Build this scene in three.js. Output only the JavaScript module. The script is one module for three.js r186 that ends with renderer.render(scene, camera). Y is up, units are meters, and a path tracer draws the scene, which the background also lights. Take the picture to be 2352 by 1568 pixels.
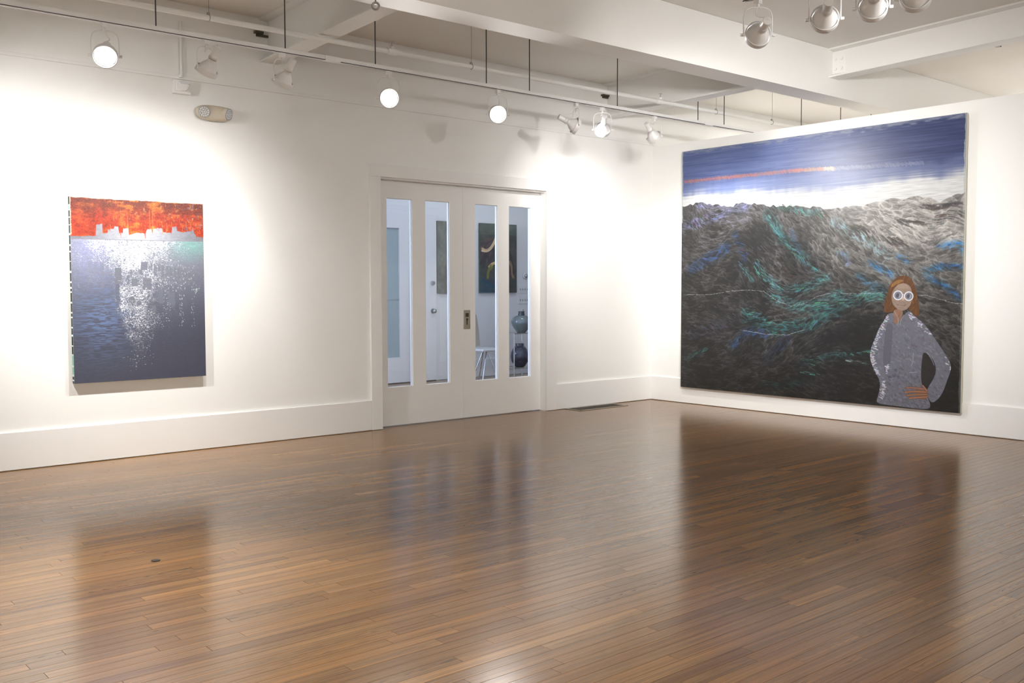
import * as THREE from 'three';
import { mergeGeometries } from 'three/addons/utils/BufferGeometryUtils.js';
import { RoundedBoxGeometry } from 'three/addons/geometries/RoundedBoxGeometry.js';
import { RectAreaLightUniformsLib } from 'three/addons/lights/RectAreaLightUniformsLib.js';

/* ---------- camera, sky, exposure ---------- */
// World: the corner of the two gallery walls stands at the origin; the wall with the doors is z = 0, the partition is x = 0.
const scene = new THREE.Scene();
const FOCAL = 2241.14, YAW = 40.495 * Math.PI / 180, PITCH = -3.081 * Math.PI / 180, ROLL = -0.117 * Math.PI / 180;
const camera = new THREE.PerspectiveCamera(2 * Math.atan(784 / FOCAL) * 180 / Math.PI, 1.5, 0.05, 80);
camera.position.set(-8.157, 1.22, 7.185);
camera.rotation.order = 'YXZ';
camera.rotation.set(PITCH, -YAW, ROLL);
camera.updateMatrixWorld(true);
const renderer = new THREE.WebGLRenderer({ antialias: true });
renderer.toneMapping = THREE.LinearToneMapping;
renderer.toneMappingExposure = 2.1;
renderer.shadowMap.enabled = true;
renderer.shadowMap.type = THREE.PCFSoftShadowMap;
RectAreaLightUniformsLib.init();
scene.background = new THREE.Color(0.42, 0.60, 1.0);          // clear sky outside the window of the back room

/* lamp strengths (candela) */
const LAMP = {
  warm: new THREE.Color(1.0, 0.988, 0.97),
  core: 5.6, spill: 3.2,
};

// daylight that comes in through the window of the back room (built further down, see window_1)
const dayLight = new THREE.RectAreaLight(new THREE.Color(0.52, 0.66, 1.0), 8.0, 2.2, 1.7);
dayLight.name = 'window_daylight';
dayLight.position.set(-3.55, 1.55, -3.46);
dayLight.lookAt(-3.2, 1.2, 0);
scene.add(dayLight);

/* ---------- helpers ---------- */
function rng(seed) { let a = seed >>> 0; return () => { a = (a + 0x6D2B79F5) >>> 0; let t = a; t = Math.imul(t ^ (t >>> 15), t | 1); t ^= t + Math.imul(t ^ (t >>> 7), t | 61); return ((t ^ (t >>> 14)) >>> 0) / 4294967296; }; }
function hash2(ix, iy, s) { let h = Math.imul(ix, 374761393) + Math.imul(iy, 668265263) + Math.imul(s, 1442695041); h = Math.imul(h ^ (h >>> 13), 1274126177); return ((h ^ (h >>> 16)) >>> 0) / 4294967296; }
function vnoise(x, y, s = 0) {
  const ix = Math.floor(x), iy = Math.floor(y); let fx = x - ix, fy = y - iy;
  fx = fx * fx * (3 - 2 * fx); fy = fy * fy * (3 - 2 * fy);
  const a = hash2(ix, iy, s), b = hash2(ix + 1, iy, s), c = hash2(ix, iy + 1, s), d = hash2(ix + 1, iy + 1, s);
  return a + (b - a) * fx + (c - a) * fy + (a - b - c + d) * fx * fy;
}
function fbm(x, y, o = 4, s = 0) { let v = 0, a = 0.5, n = 0; for (let i = 0; i < o; i++) { v += a * vnoise(x, y, s + i * 17); n += a; x *= 2.03; y *= 2.03; a *= 0.5; } return v / n; }
const clamp = (v, a = 0, b = 1) => Math.min(b, Math.max(a, v));
const smooth = (a, b, v) => { const t = clamp((v - a) / (b - a)); return t * t * (3 - 2 * t); };
const lerp = (a, b, t) => a + (b - a) * t;

// a pixel of the 2352 x 1568 photograph to the point where its line of sight meets the plane axis = value
const camM = camera.matrixWorld;
function onPlane(axis, value, px, py) {
  const d = new THREE.Vector3((px - 1176) / FOCAL, -(py - 784) / FOCAL, -1).transformDirection(camM);
  const o = camera.position, k = 'xyz'[axis], t = (value - o[k]) / d[k];
  return d.multiplyScalar(t).add(o);
}
const names = new Map();
function numbered(name) { const n = names.get(name) ?? 0; names.set(name, n + 1); return n ? `${name}_${String(n).padStart(3, '0')}` : name; }
function shadows(o) { o.castShadow = true; o.receiveShadow = true; return o; }
function obj(name, geos, mat, parent) {
  const g = Array.isArray(geos) ? mergeGeometries(geos.map((q) => (q.index ? q.toNonIndexed() : q))) : geos;
  const m = shadows(new THREE.Mesh(g, mat)); m.name = parent ? name : numbered(name); (parent ?? scene).add(m); return m;
}
function tag(o, label, category, group) { o.userData.label = label; if (category) o.userData.category = category; if (group) o.userData.group = group; return o; }
function struct(o, label) { o.userData.kind = 'structure'; o.userData.label = label; return o; }
function thing(name, label, category, pos = [0, 0, 0], group) { const o = new THREE.Group(); o.name = numbered(name); o.position.set(...pos); scene.add(o); return tag(o, label, category, group); }
function room(name, label, pos = [0, 0, 0]) { const o = new THREE.Group(); o.name = name; o.position.set(...pos); scene.add(o); return struct(o, label); }
function box(x0, x1, y0, y1, z0, z1) { const g = new THREE.BoxGeometry(x1 - x0, y1 - y0, z1 - z0); g.translate((x0 + x1) / 2, (y0 + y1) / 2, (z0 + z1) / 2); return uvMetres(g); }
function rbox(x0, x1, y0, y1, z0, z1, r = 0.004, s = 2) { const g = new RoundedBoxGeometry(x1 - x0, y1 - y0, z1 - z0, s, r); g.translate((x0 + x1) / 2, (y0 + y1) / 2, (z0 + z1) / 2); return g; }
function uvMetres(g) {
  const p = g.attributes.position, n = g.attributes.normal, uv = g.attributes.uv;
  for (let i = 0; i < p.count; i++) {
    const ax = Math.abs(n.getX(i)), ay = Math.abs(n.getY(i)), az = Math.abs(n.getZ(i));
    if (ax >= ay && ax >= az) uv.setXY(i, p.getZ(i), p.getY(i)); else if (ay >= az) uv.setXY(i, p.getX(i), p.getZ(i)); else uv.setXY(i, p.getX(i), p.getY(i));
  }
  return g;
}
function cyl(r0, r1, h, seg = 20, open = false) { return new THREE.CylinderGeometry(r0, r1, h, seg, 1, open); }
function rod(a, b, r, seg = 8) {           // a straight round bar between two points
  const A = new THREE.Vector3(...a), B = new THREE.Vector3(...b), L = A.distanceTo(B), g = cyl(r, r, L, seg);
  g.applyQuaternion(new THREE.Quaternion().setFromUnitVectors(new THREE.Vector3(0, 1, 0), B.clone().sub(A).normalize()));
  g.translate((A.x + B.x) / 2, (A.y + B.y) / 2, (A.z + B.z) / 2); return g;
}
function tube(pts, r, n = 24, seg = 7) { return new THREE.TubeGeometry(new THREE.CatmullRomCurve3(pts.map((p) => new THREE.Vector3(...p))), n, r, seg); }
function lathe(pts, seg = 28) { return new THREE.LatheGeometry(pts.map((p) => new THREE.Vector2(...p)), seg); }
function canvas(w, h) { const c = document.createElement('canvas'); c.width = w; c.height = h; return [c, c.getContext('2d')]; }
function texOf(c, srgb = true, repeat = false) { const t = new THREE.CanvasTexture(c); if (srgb) t.colorSpace = THREE.SRGBColorSpace; t.wrapS = t.wrapT = repeat ? THREE.RepeatWrapping : THREE.ClampToEdgeWrapping; t.anisotropy = 8; return t; }
function dataTex(w, h, fill, srgb = false, repeat = true) {
  const d = new Uint8Array(w * h * 4); let k = 0;
  for (let y = 0; y < h; y++) for (let x = 0; x < w; x++) { const c = fill(x, y); d[k++] = clamp(c[0], 0, 255); d[k++] = clamp(c[1], 0, 255); d[k++] = clamp(c[2], 0, 255); d[k++] = 255; }
  const t = new THREE.DataTexture(d, w, h); t.magFilter = THREE.LinearFilter; t.minFilter = THREE.LinearMipmapLinearFilter; t.generateMipmaps = true;
  if (repeat) t.wrapS = t.wrapT = THREE.RepeatWrapping; if (srgb) t.colorSpace = THREE.SRGBColorSpace; t.needsUpdate = true; return t;
}

/* ---------- materials ---------- */
const lin = (r, g, b) => new THREE.Color().setRGB(r, g, b);
// rolled wall paint: a faint stipple (512 px = 0.5 m, tiled)
const stipple = dataTex(512, 512, (x, y) => {
  const P = (f, s) => { const a = x / 512 * f, b = y / 512 * f, fx = x / 512, fy = y / 512; return lerp(lerp(vnoise(a, b, s), vnoise(a - f, b, s), fx), lerp(vnoise(a, b - f, s), vnoise(a - f, b - f, s), fx), fy); };
  const v = 128 + (P(64, 3) - 0.5) * 120 + (P(150, 5) - 0.5) * 90; return [v, v, v];
});
stipple.repeat.set(2, 2);
const M = {
  wall: new THREE.MeshStandardMaterial({ color: lin(0.83, 0.825, 0.80), roughness: 0.62, bumpMap: stipple, bumpScale: 0.0004 }),
  ceil: new THREE.MeshStandardMaterial({ color: lin(0.79, 0.765, 0.72), roughness: 0.8, bumpMap: stipple, bumpScale: 0.0006 }),
  trim: new THREE.MeshStandardMaterial({ color: lin(0.82, 0.81, 0.79), roughness: 0.38 }),
  steel: new THREE.MeshStandardMaterial({ color: lin(0.82, 0.81, 0.785), roughness: 0.72, bumpMap: stipple, bumpScale: 0.0006 }),
  fixture: new THREE.MeshStandardMaterial({ color: lin(0.80, 0.79, 0.78), roughness: 0.34 }),
  fixtureGrey: new THREE.MeshStandardMaterial({ color: lin(0.42, 0.41, 0.40), roughness: 0.35, metalness: 0.6 }),
  black: new THREE.MeshStandardMaterial({ color: lin(0.02, 0.02, 0.02), roughness: 0.55 }),
  rodDark: new THREE.MeshStandardMaterial({ color: lin(0.075, 0.07, 0.065), roughness: 0.5, metalness: 0.5 }),
  chrome: new THREE.MeshStandardMaterial({ color: lin(0.75, 0.76, 0.78), roughness: 0.12, metalness: 1 }),
  nickel: new THREE.MeshStandardMaterial({ color: lin(0.46, 0.42, 0.34), roughness: 0.32, metalness: 0.9 }),
  satin: new THREE.MeshStandardMaterial({ color: lin(0.5, 0.5, 0.5), roughness: 0.3, metalness: 0.9 }),
  glass: new THREE.MeshPhysicalMaterial({ color: lin(0.97, 0.985, 0.98), roughness: 0.0, transmission: 1, thickness: 0, ior: 1.5, side: THREE.DoubleSide }),
  frosted: new THREE.MeshPhysicalMaterial({ color: lin(0.55, 0.66, 0.68), roughness: 0.9, transmission: 0.35, thickness: 0, ior: 1.45 }),
  shelfGlass: new THREE.MeshPhysicalMaterial({ color: lin(0.9, 0.97, 0.95), roughness: 0.02, transmission: 1, thickness: 0, ior: 1.5 }),
  lensOff: new THREE.MeshPhysicalMaterial({ color: lin(0.75, 0.76, 0.78), roughness: 0.15, clearcoat: 0.6, clearcoatRoughness: 0.1 }),
  lensOn: new THREE.MeshStandardMaterial({ color: lin(0.8, 0.8, 0.8), roughness: 0.4, emissive: LAMP.warm, emissiveIntensity: 14 }),
  beige: new THREE.MeshStandardMaterial({ color: lin(0.56, 0.50, 0.40), roughness: 0.5 }),
  ledRed: new THREE.MeshStandardMaterial({ color: lin(0.7, 0.12, 0.12), roughness: 0.4, emissive: lin(1, 0.12, 0.14), emissiveIntensity: 0.5 }),
  canvasEdge: new THREE.MeshStandardMaterial({ color: lin(0.58, 0.54, 0.42), roughness: 0.85 }),
  subfloor: new THREE.MeshStandardMaterial({ color: lin(0.035, 0.024, 0.017), roughness: 0.9 }),
  bronze: new THREE.MeshStandardMaterial({ color: lin(0.10, 0.085, 0.06), roughness: 0.45, metalness: 0.6 }),
};

/* ---------- building shell ---------- */
const CEIL = 3.34, X0 = -11.2, X1 = 3.6, Z1 = 10.2, WALL_T = 0.2;
const OPEN = { l: -3.52, r: -1.581, top: 2.186 };          // door opening in the wall
const WALLTOP = 2.76;                                       // top of the partition
{
  const s = new THREE.Shape([[X0, -0.02], [OPEN.l, -0.02], [OPEN.l, OPEN.top], [OPEN.r, OPEN.top], [OPEN.r, -0.02], [X1, -0.02], [X1, CEIL + 0.05], [X0, CEIL + 0.05]].map((p) => new THREE.Vector2(...p)));
  const g = new THREE.ExtrudeGeometry(s, { depth: WALL_T, bevelEnabled: false }); g.translate(0, 0, -WALL_T);
  struct(obj('wall_back', uvMetres(g), M.wall), 'long white gallery wall with the double pocket doors');
  struct(obj('wall_right', uvMetres(box(0, 0.13, -0.02, WALLTOP, 0, 5.6)), M.wall), 'white partition wall of part height carrying the large seascape');
  struct(obj('wall_left', box(X0 - 0.2, X0, -0.02, CEIL + 0.05, -WALL_T, Z1), M.wall), 'white end wall of the gallery');
  struct(obj('wall_front', box(X0 - 0.2, X1 + 0.2, -0.02, CEIL + 0.05, Z1, Z1 + 0.2), M.wall), 'white wall across the gallery from the doors');
  struct(obj('wall_end', box(X1, X1 + 0.2, -0.02, CEIL + 0.05, -3.8, Z1), M.wall), 'white wall closing the space behind the partition');
  struct(obj('ceiling', box(X0 - 0.2, X1 + 0.2, CEIL, CEIL + 0.2, -3.8, Z1 + 0.2), M.ceil), 'pale painted ceiling between the steel beams');
  // window in the far wall of the back room, out of view: hole x -4.75 .. -2.35, y 0.65 .. 2.45
  const b = new THREE.Shape([[X0, -0.02], [X1, -0.02], [X1, CEIL], [X0, CEIL]].map((p) => new THREE.Vector2(...p)));
  b.holes.push(new THREE.Path([[-4.75, 0.65], [-4.75, 2.45], [-2.35, 2.45], [-2.35, 0.65]].map((p) => new THREE.Vector2(...p))));
  const bg = new THREE.ExtrudeGeometry(b, { depth: 0.2, bevelEnabled: false }); bg.translate(0, 0, -3.6);
  struct(obj('wall_far', uvMetres(bg), M.wall), 'white far wall of the back room behind the pocket doors');
  struct(obj('wall_side', box(-6.0, -5.8, 0, CEIL, -3.4, -WALL_T), M.wall), 'white side wall of the back room');
}
{ // window_1: three panes in a white frame (daylight)
  const w = room('window_1', 'white framed window lighting the back room');
  const fr = [box(-4.75, -2.35, 0.65, 0.71, -3.56, -3.48), box(-4.75, -2.35, 2.39, 2.45, -3.56, -3.48)];
  for (const x of [-4.75, -3.98, -3.18, -2.41]) fr.push(box(x, x + 0.06, 0.71, 2.39, -3.56, -3.48));
  obj('window_frame', fr, M.trim, w);
  for (const [a, b] of [[-4.69, -3.98], [-3.92, -3.18], [-3.12, -2.41]]) { const p = new THREE.PlaneGeometry(b - a, 1.68); p.translate((a + b) / 2, 1.55, -3.52); obj('pane', p, M.glass, w); }
  obj('window_sill', box(-4.8, -2.3, 0.61, 0.65, -3.46, -3.3), M.trim, w);
}
// skirting
const SK = 0.26;
struct(obj('baseboard_back', [rbox(X0, -3.632, 0.004, SK, 0, 0.02, 0.003), rbox(-1.44, -0.001, 0.004, SK, 0, 0.02, 0.003)], M.trim), 'tall flat white baseboard along the wall with the doors');
struct(obj('baseboard_right', rbox(-0.02, 0, 0.004, SK, 0.021, 5.6, 0.003), M.trim), 'tall flat white baseboard along the partition');
struct(obj('baseboard_rear', [rbox(-5.8, -1.75, 0.004, 0.25, -3.4, -3.385, 0.003), rbox(-0.42, X1, 0.004, 0.25, -3.4, -3.385, 0.003)], M.trim), 'white baseboard in the back room');
// picture-height ledge that caps the wall lining
struct(obj('trim_1', rbox(X0, 0.02, 2.778, 2.802, 0, 0.014, 0.003), M.trim), 'narrow white ledge running along the top of the wall lining');
// door casing
struct(obj('trim_2', [rbox(-3.632, OPEN.l, 0.002, OPEN.top, 0, 0.022, 0.003), rbox(OPEN.r, -1.44, 0.002, OPEN.top, 0, 0.022, 0.003), rbox(-3.632, -1.44, OPEN.top, 2.292, 0, 0.024, 0.003)], M.trim), 'flat white casing around the double pocket doors');
// stops inside the opening, in front of the leaves at the head
struct(obj('trim_3', [box(OPEN.l, OPEN.r, OPEN.top - 0.012, OPEN.top, -0.195, -0.005)], M.trim), 'white head jamb above the pocket doors');

/* ---------- pocket doors ---------- */
const DZ = -0.08, DT = 0.044;
const LITE = { y0: 0.347, y1: 2.022 };
function pocketDoor(name, label, x0, x1, lites) {
  const d = room(name, label);
  const s = new THREE.Shape([[x0, 0.008], [x1, 0.008], [x1, OPEN.top - 0.0145], [x0, OPEN.top - 0.0145]].map((p) => new THREE.Vector2(...p)));
  for (const [a, b] of lites) s.holes.push(new THREE.Path([[a, LITE.y0], [a, LITE.y1], [b, LITE.y1], [b, LITE.y0]].map((p) => new THREE.Vector2(...p))));
  const g = new THREE.ExtrudeGeometry(s, { depth: DT - 0.003, bevelEnabled: true, bevelThickness: 0.0015, bevelSize: 0.0015, bevelSegments: 1 }); g.translate(0, 0, DZ - DT + 0.0015);
  obj('leaf', g, M.trim, d);
  for (const [a, b] of lites) {
    const p = new THREE.PlaneGeometry(b - a - 0.004, LITE.y1 - LITE.y0 - 0.004); p.translate((a + b) / 2, (LITE.y0 + LITE.y1) / 2, DZ - 0.012);
    obj('pane', p, M.glass, d);
    const bead = [];
    for (const zz of [DZ - 0.026]) { bead.push(box(a, a + 0.006, LITE.y0, LITE.y1, zz, zz + 0.01), box(b - 0.006, b, LITE.y0, LITE.y1, zz, zz + 0.01), box(a, b, LITE.y0, LITE.y0 + 0.006, zz, zz + 0.01), box(a, b, LITE.y1 - 0.006, LITE.y1, zz, zz + 0.01)); }
    obj('glazing_bead', bead, M.trim, d);
  }
  return d;
}
pocketDoor('door_1', 'white pocket door with two tall narrow glass panes, without lock plate', -3.545, -2.5585, [[-3.399, -3.127], [-2.984, -2.708]]);
{
  const d = pocketDoor('door_2', 'white pocket door with two tall narrow glass panes and metal lock plate', -2.5545, -1.583, [[-2.409, -2.130], [-1.990, -1.706]]);
  const h = obj('lock_plate', rbox(-2.552, -2.473, 0.844, 1.022, DZ - 0.001, DZ + 0.004, 0.0018), M.nickel, d);
  h.userData.label = 'worn nickel flush pull';
  const rim = []; const f = [[-2.538, -2.487, 0.866, 1.0]];
  for (const [a, b, c, e] of f) rim.push(box(a, b, e - 0.006, e, DZ + 0.003, DZ + 0.006), box(a, b, c, c + 0.006, DZ + 0.003, DZ + 0.006), box(a, a + 0.006, c, e, DZ + 0.003, DZ + 0.006), box(b - 0.006, b, c, e, DZ + 0.003, DZ + 0.006));
  obj('pull_rim', rim, M.nickel, h);
  obj('pull_recess', box(-2.533, -2.492, 0.958, 0.994, DZ + 0.0035, DZ + 0.0045), M.bronze, h);
  const kr = cyl(0.011, 0.011, 0.006, 18); kr.rotateX(Math.PI / 2); kr.translate(-2.5125, 0.935, DZ + 0.006);
  obj('keyhole_collar', [kr, box(-2.517, -2.508, 0.885, 0.93, DZ + 0.0035, DZ + 0.008)], M.bronze, h);
}

/* ---------- oak strip floor ---------- */
const STRIPS = 16, BW = 0.0572, TXL = 2.0;
function woodTextures() {
  const w = 2048, h = 1024, col = new Uint8Array(w * h * 4), bmp = new Uint8Array(w * h * 4), R = rng(77);
  for (let k = 0; k < STRIPS; k++) {
    const kind = k % 5 === 1 ? 2 : k % 5 === 3 ? 1 : 0, tilt = (R() - 0.5) * 0.5, c0 = R() * 10, cy = 0.3 + 0.4 * R(), per = 0.9 + R() * 0.9, tone = 0.93 + R() * 0.14;
    for (let y = 0; y < 64; y++) for (let x = 0; x < w; x++) {
      const u = x / w, v = y / 64, s = k * 31;
      // noise made periodic in u by blending the two ends
      const N = (fx, fy, o, q) => { const a = fbm(u * fx, v * fy + tilt * u, o, s + q); return u < 0.9 ? a : lerp(a, fbm((u - 1) * fx, v * fy + tilt * u, o, s + q), (u - 0.9) / 0.1); };
      const fine = N(12, 34, 3, 1), long = N(4, 7, 3, 2), pores = N(46, 40, 2, 3);
      let ring;
      if (kind === 2) { const q = (v - cy) * 2.2; ring = Math.sin((q * q * 5 * per + Math.sin(u * 6.283 * 2 + c0) * 1.4 + Math.sin(u * 6.283 * 3 + 2 * c0) * 0.8 + (N(10, 5, 3, 6) - 0.5) * 2.4) * 6.283); }
      else if (kind === 1) ring = Math.sin((v * 3.2 * per + (N(5, 2.5, 3, 6) - 0.5) * 5) * 6.283);
      else ring = Math.sin((v * 6 * per + (N(4, 2, 2, 6) - 0.5) * 2.4) * 6.283);
      ring = Math.pow(0.5 + 0.5 * ring, 3);
      const pore = pores > 0.66 ? (pores - 0.66) * 0.9 : 0;
      let g = tone * (1.03 + (long - 0.5) * 0.26 + (fine - 0.5) * 0.24 - ring * (kind === 2 ? 0.17 : 0.07) - pore * (0.2 + 0.5 * ring));
      const i = ((k * 64 + y) * w + x) * 4;
      const warm = (long - 0.5) * 0.12;
      col[i] = clamp(184 * g * (1 + warm * 0.3), 0, 255); col[i + 1] = clamp(144 * g, 0, 255); col[i + 2] = clamp(100 * g * (1 - warm), 0, 255); col[i + 3] = 255;
      const b = clamp(150 + (fine - 0.5) * 60 - ring * 40 - pore * 120, 0, 255); bmp[i] = bmp[i + 1] = bmp[i + 2] = b; bmp[i + 3] = 255;
    }
  }
  const mk = (d, srgb) => { const t = new THREE.DataTexture(d, w, h); t.magFilter = THREE.LinearFilter; t.minFilter = THREE.LinearMipmapLinearFilter; t.generateMipmaps = true; t.wrapS = t.wrapT = THREE.RepeatWrapping; t.anisotropy = 8; if (srgb) t.colorSpace = THREE.SRGBColorSpace; t.needsUpdate = true; return t; };
  return [mk(col, true), mk(bmp, false)];
}
const [oakMap, oakBump] = woodTextures();
const OAK = [[1, 1, 1], [0.92, 0.90, 0.88], [0.80, 0.75, 0.73], [1.17, 1.14, 1.04], [0.97, 0.95, 0.91], [0.86, 0.84, 0.85], [1.06, 1.0, 0.91]].map(([r, g, b]) => new THREE.MeshPhysicalMaterial({
  map: oakMap, color: lin(r * 0.485, g * 0.437, b * 0.34), bumpMap: oakBump, bumpScale: 0.00009, roughness: 0.185, ior: 1.5, specularIntensity: 0.58 }));
function boardGeometry(x0, x1, z0, z1, strip, off, flip, lift) {
  const c = 0.0005, y = lift, yb = -0.008, P = [], N = [], U = [], I = [];
  const quad = (a, b, d, e, n) => { const o = P.length / 3; for (const p of [a, b, d, e]) { P.push(...p); N.push(...n); const f = (p[2] - z0) / (z1 - z0), v = (strip + 0.03 + 0.94 * (flip ? 1 - f : f)) / STRIPS; U.push((p[0] - x0 + off) / TXL, v); } I.push(o, o + 1, o + 2, o, o + 2, o + 3); };
  const a0 = x0 + c, a1 = x1 - c, b0 = z0 + c, b1 = z1 - c, q = Math.SQRT1_2;
  quad([a0, y, b1], [a1, y, b1], [a1, y, b0], [a0, y, b0], [0, 1, 0]);
  quad([x0, y - c, z1], [x1, y - c, z1], [a1, y, b1], [a0, y, b1], [0, q, q]);
  quad([x1, y - c, z0], [x0, y - c, z0], [a0, y, b0], [a1, y, b0], [0, q, -q]);
  quad([x1, y - c, z1], [x1, y - c, z0], [a1, y, b0], [a1, y, b1], [q, q, 0]);
  quad([x0, y - c, z0], [x0, y - c, z1], [a0, y, b1], [a0, y, b0], [-q, q, 0]);
  quad([x0, yb, z1], [x1, yb, z1], [x1, y - c, z1], [x0, y - c, z1], [0, 0, 1]);
  quad([x1, yb, z0], [x0, yb, z0], [x0, y - c, z0], [x1, y - c, z0], [0, 0, -1]);
  quad([x1, yb, z1], [x1, yb, z0], [x1, y - c, z0], [x1, y - c, z1], [1, 0, 0]);
  quad([x0, yb, z0], [x0, yb, z1], [x0, y - c, z1], [x0, y - c, z0], [-1, 0, 0]);
  const g = new THREE.BufferGeometry(); g.setAttribute('position', new THREE.Float32BufferAttribute(P, 3)); g.setAttribute('normal', new THREE.Float32BufferAttribute(N, 3)); g.setAttribute('uv', new THREE.Float32BufferAttribute(U, 2)); g.setIndex(I); return g;
}
{
  const floor = room('floor', 'glossy brown oak strip floor of narrow boards');
  obj('subfloor', box(X0, X1, -0.06, -0.008, -3.4, Z1), M.subfloor, floor);
  const R = rng(2024), boards = [], gap = 0.0007, e = camera.position;
  const inv = camera.matrixWorldInverse.copy(camera.matrixWorld).invert();
  const pr = (x, z) => { const v = new THREE.Vector3(x, 0, z).applyMatrix4(inv); return v.z > -0.3 ? null : [1176 + FOCAL * v.x / -v.z, 784 + FOCAL * v.y / v.z * -1 * -1, -v.z]; };
  const seen = (x0, x1, z) => { // how many photo pixels the board covers
    let s = 0; const n = Math.max(1, Math.ceil((x1 - x0) / 0.1)), dx = (x1 - x0) / n;
    for (let i = 0; i < n; i++) { const v = new THREE.Vector3(x0 + (i + 0.5) * dx, 0, z).applyMatrix4(inv); if (v.z > -0.5) continue; const px = 1176 + FOCAL * v.x / -v.z, py = 784 - FOCAL * v.y / -v.z; if (px < 0 || px > 2352 || py < 0 || py > 1568) continue; const dist = Math.hypot(v.x, v.y, v.z); s += dx * BW * FOCAL * FOCAL * (e.y / dist) / (dist * dist); }
    return s;
  };
  const zStart = -3.4, rows = Math.floor((Z1 - zStart) / BW);
  for (let k = 0; k < rows; k++) {
    const z0 = 0.0015 + Math.round((zStart) / BW) * BW + k * BW, z1 = z0 + BW - gap;
    if (z1 < zStart || z0 < zStart) continue;
    let x = X0 - R() * 0.9;
    const header = z0 > 2.95 && z0 < 6.6 ? -2.543 : null;
    while (x < X1) {
      let L = 0.35 + Math.pow(R(), 1.2) * 1.6, x1 = x + L;
      if (header !== null && x < header - 0.12 && x1 > header - 0.22) x1 = header;
      const a = Math.max(x, X0), b = Math.min(x1, X1);
      if (b - a > 0.05) boards.push({ a, b: b - gap, z0, z1, strip: Math.floor(R() * STRIPS), off: R() * 2, flip: R() < 0.5, lift: -R() * 0.0002, mat: Math.min(OAK.length - 1, [0, 0, 1, 1, 1, 2, 3, 4, 4, 5, 6, 6][Math.floor(R() * 12)]), s: seen(a, b, (z0 + z1) / 2) });
      x = x1;
    }
  }
  boards.sort((p, q) => q.s - p.s);
  const rest = OAK.map(() => []);
  boards.forEach((b, i) => {
    const g = boardGeometry(b.a, b.b, b.z0, b.z1, b.strip, b.off, b.flip, b.lift);
    if (i < 300) obj('board', g, OAK[b.mat], floor); else rest[b.mat].push(g);
  });
  const all = rest.filter((r) => r.length).map((r) => mergeGeometries(r)), used = OAK.filter((_, i) => rest[i].length);
  const far = obj('board_field', mergeGeometries(all, true), used, floor); far.userData.kind = 'stuff'; far.userData.label = 'remaining oak strips of the same floor';
}

/* ---------- ceiling steel ---------- */
const girder = obj('steel_girder', [box(X0 + 0.005, X1 - 0.005, 2.93, CEIL - 0.002, 2.10, 2.345)], M.steel);
tag(girder, 'deep white boxed girder crossing the ceiling parallel to the doors', 'beam');
{ // cover seam, and the eye bolt under the girder
  const b = thing('eye_bolt', 'grey steel eye bolt hanging under the deep girder', 'hook', [-5.02, 2.93, 2.30]);
  obj('shank', rod([0, 0, 0], [0, -0.05, 0], 0.005), M.fixtureGrey, b);
  const t = new THREE.TorusGeometry(0.0195, 0.0065, 10, 28); t.rotateY(-YAW); t.translate(0, -0.072, 0); obj('ring', t, M.fixtureGrey, b);
}
function iBeam(name, label, x, zA, zB, bottom, slope, width, plate) {
  const h = CEIL - bottom, t = 0.014, w = 0.008, g = thing(name, label, 'beam', [x, bottom, zA], 'cross beams under the ceiling');
  const s = new THREE.Shape([[-width / 2, 0], [width / 2, 0], [width / 2, t], [w, t + 0.008], [w, h - t - 0.008], [width / 2, h - t], [width / 2, h], [-width / 2, h], [-width / 2, h - t], [-w, h - t - 0.008], [-w, t + 0.008], [-width / 2, t]].map((p) => new THREE.Vector2(...p)));
  const L = zB - zA, e = new THREE.ExtrudeGeometry(s, { depth: L, bevelEnabled: false });
  const p = e.attributes.position; for (let i = 0; i < p.count; i++) p.setX(i, p.getX(i) + slope * p.getZ(i)); e.computeVertexNormals();
  obj('girder_section', uvMetres(e), M.steel, g);
  if (plate) {
    obj('clip_angle', box(-0.026, -0.009, 0.035, h - 0.04, 0.002, 0.13), M.steel, g);
    for (const yy of [0.075, h - 0.095]) for (const zz of [0.035, 0.095]) { const b = cyl(0.013, 0.013, 0.012, 6); b.rotateZ(Math.PI / 2); b.translate(-0.032, yy, zz); obj('bolt', b, M.steel, g); }
  }
  return g;
}
iBeam('cross_beam', 'white cross beam between wall and girder above the emergency light', -4.54, 0.0, 2.10, 3.0, -0.066, 0.16, false);
iBeam('cross_beam', 'white cross beam between wall and girder close to the partition corner', -0.70, 0.0, 2.10, 3.0, -0.066, 0.16, false);
iBeam('cross_beam', 'white bolted cross beam above the large seascape', -0.245, 2.345, 9.8, 3.085, -0.11, 0.16, true);
tag(obj('ceiling_joist', rbox(-0.42, X1, 3.19, 3.29, 4.06, 4.16, 0.004), M.steel), 'white joist running off from the bolted cross beam', 'beam');
for (const [p0, p1, z, label] of [[[582, 71], [614, 88], 0.0, 'dark bracket on the wall beside the cross beam end above the emergency light'], [[1380, 217], [1410, 230], 0.0, 'dark bracket on the wall above the track near the partition corner']]) {
  const a = onPlane(2, z, ...p0), b = onPlane(2, z, ...p1), g = thing('beam_bracket', label, 'bracket', [a.x, b.y, 0]);
  const w = b.x - a.x, h = a.y - b.y;
  obj('back_plate', box(0.02, w, 0, h * 0.45, 0.0, 0.02), M.bronze, g); obj('lug', box(0, w * 0.6, h * 0.5, h, 0.0, 0.035), M.bronze, g);
}
{ const a = onPlane(1, 3.3, 2290, 96), g = thing('beam_bracket', 'dark clamp under the ceiling behind the bolted cross beam', 'bracket', [a.x, 3.28, a.z]); obj('back_plate', box(-0.05, 0.07, 0.0, 0.06, -0.03, 0.03), M.bronze, g); obj('lug', box(0.0, 0.04, -0.02, 0.0, -0.02, 0.02), M.bronze, g); }

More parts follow.
